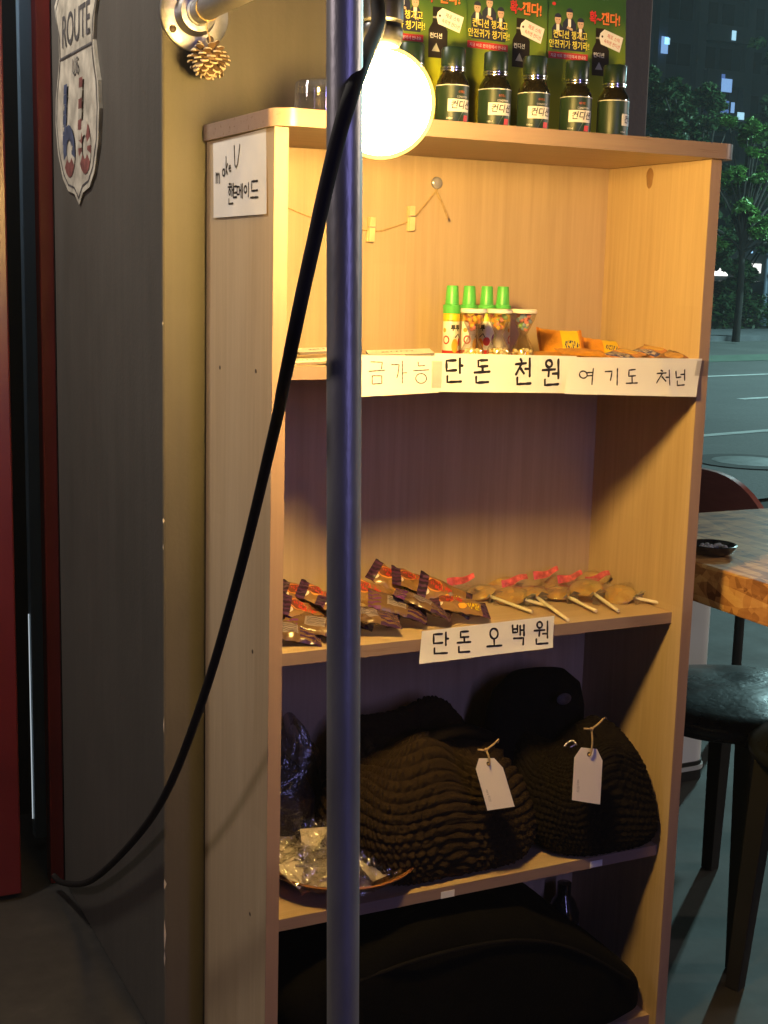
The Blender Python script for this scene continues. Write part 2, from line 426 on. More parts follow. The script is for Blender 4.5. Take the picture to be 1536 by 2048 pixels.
g = MB(); g.add(strip(14.2, 15.6, -60, 130, -.035), [(0, 1, 2, 3)])
setting(g.build('road_patch', plain('bus_lane_green', (.11, .17, .13), .8, 0, .2, 3), smooth=0))
pave = plain('concrete_paving', (.13, .135, .15), .8, 0, .2, 3, .2, 30)
g = MB(); g.add(strip(19.8, 23.2, -60, 130, .08)+strip(19.8, 23.2, -60, 130, -.05), [(0, 1, 2, 3), (0, 4, 5, 1), (2, 6, 7, 3)]); setting(g.build('sidewalk', pave, smooth=0))
# manhole cover
mc = thing('manhole_cover', 'round iron manhole cover in the road near the dark red chair', 'manhole cover', (6.75, 6.6, -.036))
g = MB(); g.lathe([(.3, 0), (.3, .006), (.26, .009), (.0, .009)], 32); g.build('cover', plain('worn_iron', (.16, .17, .17), .5, .6, .3, 9, .4, 30), mc)
g = MB(); g.lathe([(.46, 0), (.46, .004), (.3, .005)], 36); g.build('rim', plain('dark_tar', (.03, .03, .032), .8), mc)

# ---- shop wall behind the bookcase
m, b, p = base('greige_wall_paint')
f1 = b.noise(b.coord('Object'), 1.6, 4, .55); f2 = b.noise(b.coord('Object', (1, 1, .5)), 11, 5, .6); f3 = b.noise(b.coord('Object'), 150, 2)
f4 = b.noise(b.coord('Object', (26, 26, .9)), 1.6, 5, .65)
b.put(p.inputs['Base Color'], b.ramp(b.math('MULTIPLY_ADD', f4, .32, b.math('MULTIPLY_ADD', f2, .28, b.math('MULTIPLY', f1, .42))), [(.3, (.060, .054, .044)), (.45, (.077, .069, .057)), (.7, (.104, .093, .078))]))
p.inputs['Roughness'].default_value = .6; b.put(p.inputs['Normal'], b.bump(b.math('MULTIPLY_ADD', f3, .3, f2), .25, .004))
g = MB(); g.box((-.071, .304, 0), (.868, 1.07, 3.2))
wl = g.build('shop_wall', m, origin=(0, .7, 0), smooth=0, bevel=.004)
tag(wl, 'greige painted shop wall end with a chipped corner behind the bookcase', 'wall')
g = MB()
chip = plain('bare_plaster', (.5, .46, .40), .85)
for z, h in ((.93, .012), (.62, .03), (.33, .02), (.235, .06), (.19, .03), (.975, .01), (1.3, .008)):
    pts = [(rnd.uniform(-.003, .004), z+rnd.uniform(-.5, .5)*h) for _ in range(3)]
    g.add([(-.0715, .3025, z-h/2), (-.0715+.005*rnd.random(), .3025, z), (-.0715, .3025, z+h/2), (-.0722, .303+.003*rnd.random(), z)], [(0, 1, 2), (0, 2, 3)])
g.build('chipped_plaster', chip, wl, origin=(0, .7, 0), smooth=0)

# ---- entrance at the far end of the wall: red frame, half open door, grey inner panel
red = plain('red_gloss_paint', (.085, .007, .008), .35, 0, .2, 5, .1, 60)
redd = plain('dark_red_paint', (.15, .012, .012), .45, 0, .2, 5, .1, 60)
g = MB(); g.box((-.102, 1.072, 0), (-.071, 1.115, 2.6)); g.box((-1.25, 1.072, 2.6), (-.071, 1.115, 2.7))
o = g.build('door_frame', redd, origin=(-.09, 1.09, 0), smooth=0, bevel=.003); tag(o, 'dark red door frame post standing against the grey wall', 'door frame')
dr = thing('door', 'bright red door leaf at the left edge, standing ajar', 'door', (-.2, 1.05, 0))
g = MB(); g.box((-.236, 1.02, .015), (-.178, 1.058, 2.55)); g.box((-1.05, 1.03, .015), (-.99, 1.068, 2.55)); g.box((-.99, 1.03, .015), (-.236, 1.066, .16)); g.box((-.99, 1.03, 2.45), (-.236, 1.066, 2.55))
g.build('stile_frame', red, dr, origin=dr.location, smooth=0, bevel=.004)
g = MB(); g.box((-.99, 1.042, .16), (-.236, 1.05, 2.45)); g.build('panel', plain('smoked_panel', (.02, .02, .022), .2), dr, origin=dr.location, smooth=0)
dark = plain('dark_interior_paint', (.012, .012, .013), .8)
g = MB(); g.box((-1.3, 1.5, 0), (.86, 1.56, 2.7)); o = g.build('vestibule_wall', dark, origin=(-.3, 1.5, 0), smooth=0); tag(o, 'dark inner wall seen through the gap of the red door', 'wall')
YP = 1.27
q0, q1, q2 = on(1, YP, 63, 1300).x, on(1, YP, 96, 1300).x, on(1, YP, 61, 1400).x
g = MB(); g.box((q0, YP, .03), (q1+.03, YP+.03, 2.6)); o = g.build('inner_post', plain('grey_blue_paint', (.34, .44, .52), .5, .0, .12, 4), origin=(q0, YP, 0), smooth=0, bevel=.002)
tag(o, 'pale grey blue metal post between the two red door posts', 'post')
g = MB(); g.tube([(q0-.003, YP+.01, on(1, YP, 68, 1640).z), (q0-.003, YP+.01, on(1, YP, 60, 1230).z)], .0012, 8)
o = g.build('light_strip', emit('cool_white_lit_strip', (.85, .95, 1), .55), origin=(q0, YP, .5)); tag(o, 'thin white lit strip along the grey blue post', 'light strip')

# ================================================================== BOOKCASE
W, T, D = .80, .0214, .2907
Z1, Z2, Z3, ZT = 1.2513, .8083, .369, 1.59
TS = .0198
bc = thing('bookcase', 'tall beech bookcase with sweets on its open shelves', 'bookcase', (0, 0, 0))
for x0 in (0, W-T):
    g = MB(); g.box((x0, .0012, 0), (x0+T, D+.005, ZT-.0005)); sd = g.build('side_panel', wz, bc, smooth=0, bevel=.0008)
    g = MB(); g.box((x0, 0, 0), (x0+T, .0012, ZT-.0005)); g.build('edge_band', wedge, sd, smooth=0)
    if x0 == 0:
        g = MB()
        for px, py in ((440, 735), (512, 742), (505, 1303), (441, 1290), (500, 1828)):
            c = on(0, 0, px, py); g.lathe([(.0, .0004), (.0032, .0004), (.0034, 0)], 12, 0, Matrix.Translation(c) @ Matrix.Rotation(-PI/2, 4, 'Y'))
        g.build('screw_cap', screw_m, sd)
    else:
        g = MB(); c = on(0, W-T, 1300, 352)
        def kh(u, v):   # keyhole shaped scar with a raised lip
            a = 2*PI*u; rr = v
            y = .0105*math.cos(a)*rr*(1-.25*max(0, -math.sin(a))); z = .014*math.sin(a)*rr-(.008*rr if math.sin(a) < -.5 else 0)
            return (W-T-.0016*(1-v*v)-.0002, c.y+y, c.z+z)
        g.grid(24, 5, kh); g.build('wooden_plug', plain('brown_plug', (.30, .17, .08), .5), sd)
g = MB(); g.box((T, D, .03), (W-T, D+.004, ZT-.0005)); g.build('back_panel', wood('beech_back_board', (.53, .405, .265), (.42, .31, .195), 'z'), bc, smooth=0)
# top board with rounded front corners
def rrect(x0, y0, x1, y1, r, n=10):
    pts = [(x1, y1), (x0, y1)]
    pts += [(x0+r-r*math.cos(PI/2*i/n), y0+r-r*math.sin(PI/2*i/n)) for i in range(n+1)]
    pts += [(x1-r+r*math.sin(PI/2*i/n), y0+r-r*math.cos(PI/2*i/n)) for i in range(n+1)]
    return pts
pts = rrect(-.005, -.017, W+.025, D+.006, .034); n = len(pts); ztop = ZT+.0245
g = MB(); g.add([(x, y, ZT) for x, y in pts]+[(x, y, ztop) for x, y in pts], [tuple(range(n)), tuple(range(2*n-1, n-1, -1))], 0)
g.add([(x, y, ZT) for x, y in pts]+[(x, y, ztop) for x, y in pts], [(i, i+n, (i+1) % n+n, (i+1) % n) for i in range(n)], 1)
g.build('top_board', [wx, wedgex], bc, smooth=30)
for z, r in ((Z1, .003), (Z2, .0287), (Z3, .0287), (.035, .02)):
    g = MB(); g.box((T, r+.0012, z-TS), (W-T, D, z)); sh = g.build('shelf', wx, bc, smooth=0, bevel=.0006)
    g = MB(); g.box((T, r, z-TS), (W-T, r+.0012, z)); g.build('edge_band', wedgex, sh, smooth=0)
g = MB(); g.box((T, .03, 0), (W-T, .046, .0148)); g.build('plinth', wx, bc, smooth=0)
for px, py in ((895, 1788), (1192, 1727)):
    g = MB(); c = on(1, .0285, px, py); g.box((c.x-.013, .0275, c.z-.006), (c.x+.013, .0284, c.z+.006)); g.build('price_sticker', paper, bc, smooth=0)

# ================================================================== POLE, BULB, CABLE
def polex(z): return -.182-(z-1.634)*.0203
g = MB(); g.tube([(polex(z), -.635, z) for z in (0, .5, 1, 1.5, 2, 2.6)], .0172, 32)
o = g.build('steel_pole', steel, origin=(polex(0), -.635, 0)); tag(o, 'upright galvanised steel pole in front of the bookcase', 'pole')
BC = on(1, -.365, 761, 206); BR = .064
lb = thing('globe_bulb', 'large glowing warm globe bulb hanging in front of the bookcase top', 'light bulb', BC)
g = MB(); g.ball((0, 0, 0), BR*.925, 40, 28); core = g.build('lit_diffuser', emit('lit_warm_diffuser', (1, .62, .165), BULB_L*1.48), lb)
m, b, p = base('glowing_outer_glass'); b.n.remove(p)
tr = b.new('ShaderNodeBsdfTransparent'); em = b.new('ShaderNodeEmission'); em.inputs[0].default_value = (1, .62, .14, 1); em.inputs[1].default_value = 9
mx = b.new('ShaderNodeMixShader'); mx.inputs[0].default_value = .16; b.l.new(tr.outputs[0], mx.inputs[1]); b.l.new(em.outputs[0], mx.inputs[2]); b.l.new(mx.outputs[0], b.n['Material Output'].inputs[0])
g = MB(); g.ball((0, 0, 0), BR, 40, 28); g.build('glass_globe', m, lb)
g = MB(); g.lathe([(.0, .062), (.02, .063), (.0235, .068), (.0245, .082), (.021, .088), (.0245, .092), (.024, .13), (.017, .142), (.010, .160), (.0, .162)], 28)
g.build('socket', black_plastic, lb)
cab = [tuple(BC+Vector((-.012, -.012, .128))), tuple(BC+Vector((-.03, -.04, .130)))]
cab += [tuple(on(1, y, px, py)) for y, px, py in ((-.44, 757, 40), (-.53, 742, 86), (-.62, 724, 130), (-.664, 702, 190), (-.668, 681, 258), (-.668, 655, 362), (-.668, 631, 470), (-.666, 611, 560), (-.65, 589, 665), (-.57, 567, 772), (-.45, 546, 872))]
cab += [tuple(on(0, x, px, py)) for x, px, py in ((-.129, 478, 1150), (-.115, 405, 1400), (-.104, 330, 1590), (-.099, 255, 1695), (-.095, 180, 1762), (-.097, 128, 1766), (-.105, 108, 1752))]
def spline(pts, k=6):
    P = [Vector(q) for q in pts]; out = []
    for i in range(len(P)-1):
        a, b_, c, d = P[max(0, i-1)], P[i], P[i+1], P[min(len(P)-1, i+2)]
        for j in range(k):
            t = j/k; out.append(.5*((2*b_)+(c-a)*t+(2*a-5*b_+4*c-d)*t*t+(3*b_-a-3*c+d)*t**3))
    return out+[P[-1]]
cs = spline(cab); g = MB(); g.tube(cs, [.0088-.0022*min(1, i/(len(cs)*.6)) for i in range(len(cs))], 12)
o = g.build('power_cable', black_rubber, origin=BC); tag(o, 'thick black power cable slanting from the bulb down to the wall foot', 'cable')

# ================================================================== PIPE FLANGE AND PINE CONE
FC = on(1, .304, 387, 30)
pf = thing('wall_flange', 'round steel pipe flange bolted to the wall with a pipe stub', 'pipe flange', FC)
Rx = Matrix.Rotation(PI/2, 4, 'X')   # local z -> -y
g = MB(); g.lathe([(.0, 0), (.056, 0), (.056, .005), (.054, .0065), (.034, .0072), (.031, .012), (.0285, .026), (.0235, .027), (.0, .027)], 40, 0, Rx); g.build('flange_plate', steel_dull, pf)
g = MB(); g.lathe([(.0205, .025), (.0205, .034), (.0182, .036)], 32, 0, Rx); g.build('collar', plain('white_zinc', (.75, .74, .72), .4, .6), pf)
g = MB(); g.tube([(0, -.02, 0), (0, -.5, 0), (0, -1.15, 0)], .0176, 30); g.build('pipe', steel, pf)
for a in (215, 305, 35, 125):
    g = MB(); c = Vector((.044*math.cos(math.radians(a)), -.0068, .044*math.sin(math.radians(a))))
    g.lathe([(.0, .0035), (.004, .003), (.006, .001), (.006, 0)], 12, 0, Matrix.Translation(c) @ Rx); g.build('bolt', screw_m, pf)
CC = on(1, .235, 418, 118)
pc = thing('pine_cone', 'small pale tipped pine cone hung from the steel pipe by a wire', 'pine cone', CC)
g = MB(); g.ball((0, 0, 0), .019, 14, 10, 0)
for i in range(74):
    t = (i+.5)/74; ph = math.acos(1-2*t); th = i*2.399963
    d = Vector((math.sin(ph)*math.cos(th), math.sin(ph)*math.sin(th), -math.cos(ph)))
    s_ = d.cross(Vector((0, 0, 1))).normalized(); up = (s_.cross(d)).normalized(); d2 = (d*.85-up*.42).normalized()
    R0 = .012; L = .019+.003*math.sin(i*3.1); wv = .0066
    a, e = d*R0, d*R0+d2*L
    vs = [a-s_*.002, a+s_*.002, e-d2*.004+s_*wv, e+s_*wv*.5, e-s_*wv*.5, e-d2*.004-s_*wv]
    vs += [q-up*.0028 for q in vs]
    g.add(vs, [(0, 1, 2, 3, 4, 5), (11, 10, 9, 8, 7, 6), (0, 6, 7, 1), (1, 7, 8, 2), (5, 11, 6, 0)], 0)
    g.add([vs[i_] for i_ in (2, 3, 4, 5, 8, 9, 10, 11)], [(0, 4, 5, 1), (1, 5, 6, 2), (2, 6, 7, 3)], 1)
g.build('scales', [plain('cone_brown', (.13, .075, .035), .7, 0, .3, 60), plain('cone_pale_tip', (.48, .39, .26), .6, 0, .15, 60)], pc, smooth=0)
wtop = Vector((FC.x, .235, FC.z-.0176))-CC
g = MB(); g.tube(spline([(0, 0, .018), (.001, -.001, .03), (-.004, 0, .045), tuple(wtop)]), .0011, 6); g.tube([(FC.x-CC.x+.0188*math.cos(t), 0, FC.z-CC.z+.0188*math.sin(t)) for t in [2*PI*i/20 for i in range(21)]], .0011, 6)
g.build('wire', twine, pc)

# ================================================================== ROUTE SIGN (on the side face of the wall)
sg = thing('road_shield_sign', 'worn white metal shield sign lettered ROUTE on the grey wall', 'sign', (-.0715, .83, 1.70))
# sign plane: u runs towards the viewer (-y), v up; lower tip at the photograph's (165,400)
SY0, SZ0 = .838, 1.505
def sp(u, v, l=0.0): return Vector((-.0715-.003-l-.004*math.sin(min(max((v)/.42, 0), 1)*PI), SY0-u, SZ0+v))-sg.location
half = [(0, -.0), (.03, .022), (.075, .030), (.11, .055), (.140, .105), (.152, .165), (.146, .215), (.128, .255), (.118, .29), (.125, .335), (.150, .375), (.158, .395), (.12, .425), (.07, .415), (.0, .44)]
outl = half+[(-x, y) for x, y in half[-2:0:-1]]
outl = [(x*1.14, y) for x, y in outl]
enamel = plain('aged_white_enamel', (.47, .425, .34), .6, .0, .38, 26, .2, 50)
g = MB(); n = len(outl)
g.add([sp(x, y, .0) for x, y in outl]+[Vector((-.0713, SY0-x, SZ0+y))-sg.location for x, y in outl], [tuple(range(n))[::-1]]+[(i, (i+1) % n, (i+1) % n+n, i+n) for i in range(n)])
g.build('plate', enamel, sg, smooth=0)
prt = plain('worn_black_print', (.085, .08, .08), .6, 0, .5, 40)
bl_ = plain('worn_navy_print', (.06, .075, .13), .6, 0, .5, 40); rd_ = plain('worn_red_print', (.20, .07, .06), .6, 0, .5, 40)
g = MB(); ins = [(x*.93, .22+(y-.22)*.94) for x, y in outl]
g.strokes([ins+[ins[0]]], sp, .004, 0); g.strokes([[(-.125, .285), (.125, .285)]], sp, .004, 0)
put_text(g, 'ROUTE', -.112, .305, .085, sp, 0, .0008, .01, .224)
put_text(g, 'US', -.024, .245, .042, sp, 0, .0008, .006)
g.build('lettering', prt, sg, smooth=0)
def ring6(cx):
    o_ = [];
    a = arc(cx, .105, .048, .050, 20, 90, 450); b2 = arc(cx, .105, .021, .022, 20, 90, 450)
    return a, b2
for cx in (-.062, .062):
    g = MB(); a, b2 = ring6(cx)
    for i in range(20):
        yy = (a[i][1]+a[i+1][1])/2; st = int((yy+.2)/.017) % 2
        mi = (1 if st else 2) if cx > 0 else (0 if yy > .085 else (1 if st else 2))
        g.add([sp(*a[i], .0009), sp(*a[i+1], .0009), sp(*b2[i+1], .0009), sp(*b2[i], .0009)], [(0, 3, 2, 1)], mi)
    for k in range(6):   # the tail of the 6, cut in bands
        z0 = .12+k*.019; x0 = cx-.050+k*.0035
        mi = (1 if k % 2 else 2) if cx > 0 else 0
        g.add([sp(x0, z0, .0011), sp(x0+.027, z0, .0011), sp(x0+.031, z0+.018, .0011), sp(x0+.0035, z0+.018, .0011)], [(0, 3, 2, 1)], mi)
    if cx < 0:
        for sx, sy in ((-.098, .15), (-.092, .19), (-.035, .11)):
            g.poly([(sx+(.008 if i % 2 == 0 else .0033)*math.sin(2*PI*i/10), sy+(.008 if i % 2 == 0 else .0033)*math.cos(2*PI*i/10)) for i in range(10)], lambda x, y: sp(x, y, .0016), 2)
    g.build('numeral', [bl_, rd_, enamel], sg, smooth=0)

# ================================================================== PAPER NOTES
# pen strokes are drawn in unit-square coordinates; widths in v-units are corrected by the note's aspect through real sizes below
def note(name, label, plane, pxs, chars, penw, **kw):
    """chars: (char, x0, y0, x1, y1) in photo pixels inside the note (top-left, bottom-right)"""
    ax, val = plane
    C = [on(ax, val, *q) for q in pxs]
    # solve unit coordinates of each stroke point from pixels
    def uv(px, py):
        q = on(ax, val, px, py); TL, TR, BR, BL = C
        u, v = .5, .5
        for _ in range(12):
            pt = (BL*(1-u)+BR*u)*(1-v)+(TL*(1-u)+TR*u)*v
            du = ((BR-BL)*(1-v)+(TR-TL)*v); dv = ((TL-BL)*(1-u)+(TR-BR)*u)
            e = q-pt; a, b_, c = du.dot(du), du.dot(dv), dv.dot(dv); det = a*c-b_*b_
            u += (e.dot(du)*c-e.dot(dv)*b_)/det; v += (e.dot(dv)*a-e.dot(du)*b_)/det
        return u, v
    lines = []
    for ch, x0, y0, x1, y1 in chars:
        for ln in HAND[ch]: lines.append([uv(x0+a*(x1-x0), y1-b_*(y1-y0)) for a, b_ in ln])
    return C, lines
def strip_note(name, label, plane, pxs, chars, penw, pen=ink, **kw):
    C, lines = note(name, label, plane, pxs, chars, penw)
    TL, TR, BR, BL = C; Lu = (TR-TL).length; Lv = (TL-BL).length; k = Lu/Lv
    # work in coordinates (u*k, v) so that pen width is even, then map back
    def conv(ls): return [[(x*k, y) for x, y in ln] for ln in ls]
    out = kw.pop('out', Vector((0, -1, 0)))
    kw.setdefault('off', .0016)
    org = (TL+TR+BR+BL)/4; seed = rnd.uniform(0, 50); wav = kw.get('wav', .0012); curl = kw.get('curl', 0); off = kw['off']; fold = kw.get('fold')
    def fn(u, v, l=0.0):
        u = u/k
        q = (BL*(1-u)+BR*u)*(1-v)+(TL*(1-u)+TR*u)*v
        d = off+wav*(noise.noise(Vector((u*3.1+seed, v*1.7, 0)))*.9+.6)*(1-v*.75)+curl*(1-v)**2
        if fold: d += fold*max(0, 1-abs(u-.80+v*.14)/.06)*(1-v*.5)
        return q+out*(d+l)-org
    t = thing(name, label, 'paper note', org, kw.get('group'))
    g = MB(); g.grid(56, 14, lambda u, v: fn(u*k, v)); o = g.build('sheet', kw.get('mat_', paper), t)
    g = MB(); g.strokes(conv(lines), fn, penw/Lv, 0, .0005); g.build('handwriting', pen, t, smooth=0)
    for (u0, v0, u1, v1) in kw.get('tape', ()):
        g = MB(); g.grid(6, 2, lambda u, v: fn((u0+(u1-u0)*u)*k, v0+(v1-v0)*v, .0007)); g.build('tape', tape_m, t)
    return t
GP = 'handwritten price papers on the shelf edges'
strip_note('shelf_note', 'white paper beside the steel pole with thin handwritten letters 금가능', (1, .0), [(660, 709), (880, 712), (876, 785), (660, 797)],
           [('금', 737, 722, 768, 768), ('가', 782, 722, 812, 766), ('능', 826, 724, 856, 767)], .0016, off=.0012, group=GP)
strip_note('shelf_note', 'white paper reading 단돈 천원 in thick marker under the candy tubes', (1, .0), [(868, 706), (1152, 712), (1133, 786), (866, 783)],
           [('단', 889, 718, 923, 765), ('돈', 947, 720, 977, 766), ('천', 1029, 718, 1062, 769), ('원', 1083, 720, 1119, 770)], .0042, off=.0024, group=GP, tape=[(-.02, .1, .05, .8)])
strip_note('shelf_note', 'lilac white paper reading 여기도 처넌 at the right shelf end', (1, .0), [(1138, 714), (1402, 717), (1386, 793), (1123, 787)],
           [('여', 1155, 737, 1186, 768), ('기', 1207, 737, 1233, 769), ('도', 1248, 738, 1270, 769), ('처', 1309, 740, 1337, 769), ('넌', 1347, 740, 1368, 771)], .0024, off=.0034, curl=.004, fold=.003, group=GP, tape=[(.96, .55, 1.06, .95)])
strip_note('shelf_note', 'white paper reading 단돈 오백원 hanging on the lollipop shelf edge', (1, .0287), [(843, 1262), (1108, 1231), (1103, 1294), (836, 1327)],
           [('단', 864, 1265, 895, 1307), ('돈', 913, 1262, 939, 1304), ('오', 972, 1255, 1001, 1293), ('백', 1022, 1250, 1049, 1288), ('원', 1067, 1243, 1097, 1287)], .0034, off=.0014, curl=.002, group=GP)
strip_note('side_note', 'cream paper lettered make U taped on the bookcase side', (0, .0), [(427, 287), (533, 256), (536, 428), (430, 436)],
           [('m', 434, 330, 446, 366), ('a', 446, 328, 454, 352), ('k', 453, 314, 460, 348), ('e', 459, 322, 467, 343), ('U', 470, 292, 482, 335),
            ('핸', 458, 368, 470, 408), ('드', 469, 372, 476, 398), ('메', 476, 368, 488, 396), ('이', 490, 366, 501, 393), ('드', 504, 361, 519, 400)], .0030,
           out=Vector((-1, 0, 0)), off=.0006, mat_=paper_old, wav=.0010, curl=.0012)

# ================================================================== TWINE WITH CLOTHES PEGS ON THE BACK PANEL
yb = D-.004
pinp = on(1, D, 872, 366)
tw = thing('twine_line', 'brown twine sagging from a round pin on the back panel', 'twine', pinp)
g = MB(); g.lathe([(.0, .009), (.006, .0085), (.0098, .006), (.0105, .003), (.0095, .0), (.0, .0)], 24, 0, Rx); g.build('round_pin', plain('grey_glass_pin', (.30, .30, .36), .12, .1, .1), tw)
P0 = on(1, yb, 874, 380); P1 = on(1, yb, 822, 440); P2 = on(1, yb, 742, 462); P3 = on(1, yb, 640, 440); P4 = on(1, yb, 575, 415)
tl = [P0, (P0+P1)/2+Vector((0, 0, -.002)), P1, (P1+P2)/2+Vector((0, 0, -.004)), P2, P3, P4]
g = MB(); g.tube([q-pinp for q in spline(tl)], .0014, 6)
K1 = on(1, yb, 874, 384); K2 = on(1, yb-.012, 886, 410); K3 = on(1, yb-.022, 896, 438)
g.tube([q-pinp for q in spline([pinp+Vector((0, -.003, -.004)), K1, K2, K3])], .0018, 6); g.build('string', twine, tw)
pegm = plain('pale_peg_wood', (.72, .56, .33), .6, 0, .12, 40)
def make_peg(label, px, py, rz):
    c = on(1, yb-.003, px, py)
    t = thing('clothes_peg', label, 'clothes peg', c, 'wooden pegs on the twine', (0, rz, 0))
    for sy in (0, 1):
        g = MB(); y0 = -.0062 if sy else .0004; y1 = -.0006 if sy else .0062
        g.box((-.0055, y0, -.021), (.0055, y1-.0012*sy, .021)); g.build('jaw', pegm, t, smooth=0, bevel=.0008)
    g = MB(); g.tube([(-.0066, -.004, .004), (.0066, -.004, .004)], .0017, 8); g.tube([(-.006, -.0068, .004), (.006, -.0068, .004)], .0009, 6); g.build('spring', steel_dull, t)
make_peg('wooden clothes peg on the twine close to the steel pole', 742, 459, .06)
make_peg('wooden clothes peg on the twine close to the round pin', 822, 437, -.02)

# ================================================================== TOP BOARD: CUP, BOTTLES, POSTER CARDS
cp = thing('plastic_cup', 'clear plastic cup upside down on the bookcase top', 'cup', (.112, .10, ztop))
g = MB(); g.lathe([(.0395, .0), (.0405, .002), (.0385, .004), (.0385, .040), (.037, .052), (.033, .0555), (.0, .0555)], 40); g.build('cup_wall', glassy, cp)
g = MB(); g.lathe([(.0375, .003), (.0375, .036), (.0, .036)], 40); g.build('inner_cup', film('smoky_styrene', (.9, .86, .86), .8, .06, .05), cp)
capm = plain('dark_green_cap', (.007, .020, .011), .35, 0, .1, 20); capm2 = capm
brown_glass = plain('dark_amber_glass', (.012, .010, .005), .06, 0, .1, spec=.7, coat=.6)
labelm = plain('green_label', (.014, .032, .019), .4, 0, .12, 30)
labelw = plain('label_white', (.62, .60, .60), .5, 0, .05)
def make_bottle():
    t = thing('tonic_bottle', '', 'bottle', (0, 0, 0), 'green tonic bottles on the bookcase top')
    g = MB(); g.lathe([(.0, 0), (.023, 0), (.0258, .003), (.0258, .068), (.0252, .073), (.021, .081), (.0172, .086), (.0165, .092)], 36); g.build('glass_body', brown_glass, t)
    g = MB(); g.lathe([(.0186, .093), (.0189, .0985), (.0192, .0985), (.0192, .122), (.0175, .1245), (.0, .1248)], 36)
    cpo = g.build('cap', capm, t)
    g = MB()
    for z in (.0895, .0935): g.lathe([(.0172, z-.0018), (.0196, z-.0015), (.0199, z), (.0196, z+.0015), (.0172, z+.0018)], 36)
    g.build('silver_ring', chrome, cpo)
    R = .0263
    def cyl(x, y, l=0.0): a = -PI/2+x/R; return Vector(((R+l)*math.cos(a), (R+l)*math.sin(a), y))
    g = MB(); g.lathe([(.0259, .006), (.0263, .0065), (.0263, .067), (.0259, .0675)], 40, 0)
    for z in (.0655,): g.grid(40, 1, lambda u, v: cyl(u*2*PI*R, z+v*.0012, .0003), 1)
    g.grid(24, 1, lambda u, v: cyl(-.018+u*.042, .026+v*.019, .0004), 1)
    g.poly([(.004, .0255), (.022, .0255), (.022, .034), (.013, .030)], lambda x, y: cyl(x, y, .0007), 5)
    g.poly([(-.002, .010), (.021, .010), (.021, .0255), (.006, .0255)], lambda x, y: cyl(x, y, .0005), 5); g.poly([(.008, .012), (.017, .012), (.018, .021), (.009, .021)], lambda x, y: cyl(x, y, .0008), 4)
    put_text(g, '컨디션', -.014, .0315, .0135, cyl, 2, .0009, .022, .034, .18)
    put_text(g, 'CONDITION', -.004, .047, .0042, cyl, 1, .0005, .0, .020)
    put_text(g, '숙취해소', -.002, .054, .005, cyl, 3, .0005, .0, .012)
    put_text(g, '100ml', -.020, .0145, .004, cyl, 1, .0005, .0, .010)
    g.build('label', [labelm, labelw, plain('label_navy_print', (.02, .025, .05), .5), plain('label_orange_print', (.6, .12, .03), .5), ink_red, plain('label_grey_leaf', (.16, .2, .18), .5)], t, smooth=30)
    return t
b0 = make_bottle()
bl = [('first green capped bottle, mostly hidden behind the glowing bulb', 822, 0.1), ('green capped tonic bottle just right of the glowing bulb', 905, .25), ('third green capped bottle from the bulb, under the middle poster figures', 990, .1),
      ('green capped bottle in the middle of the row, beneath the middle price tag', 1068, .12), ('green capped bottle second from the right end of the row', 1153, .0), ('last green capped bottle at the right, label turned to the side', 1228, 1.0)]
for i, (lab, px, rz) in enumerate(bl):
    c = on(1, .10, px, 180); o = b0 if i == 0 else dup(b0, (0, 0, 0))
    o.location = (c.x, .10, ztop); o.rotation_euler = (0, 0, rz-.32); o['label'] = lab
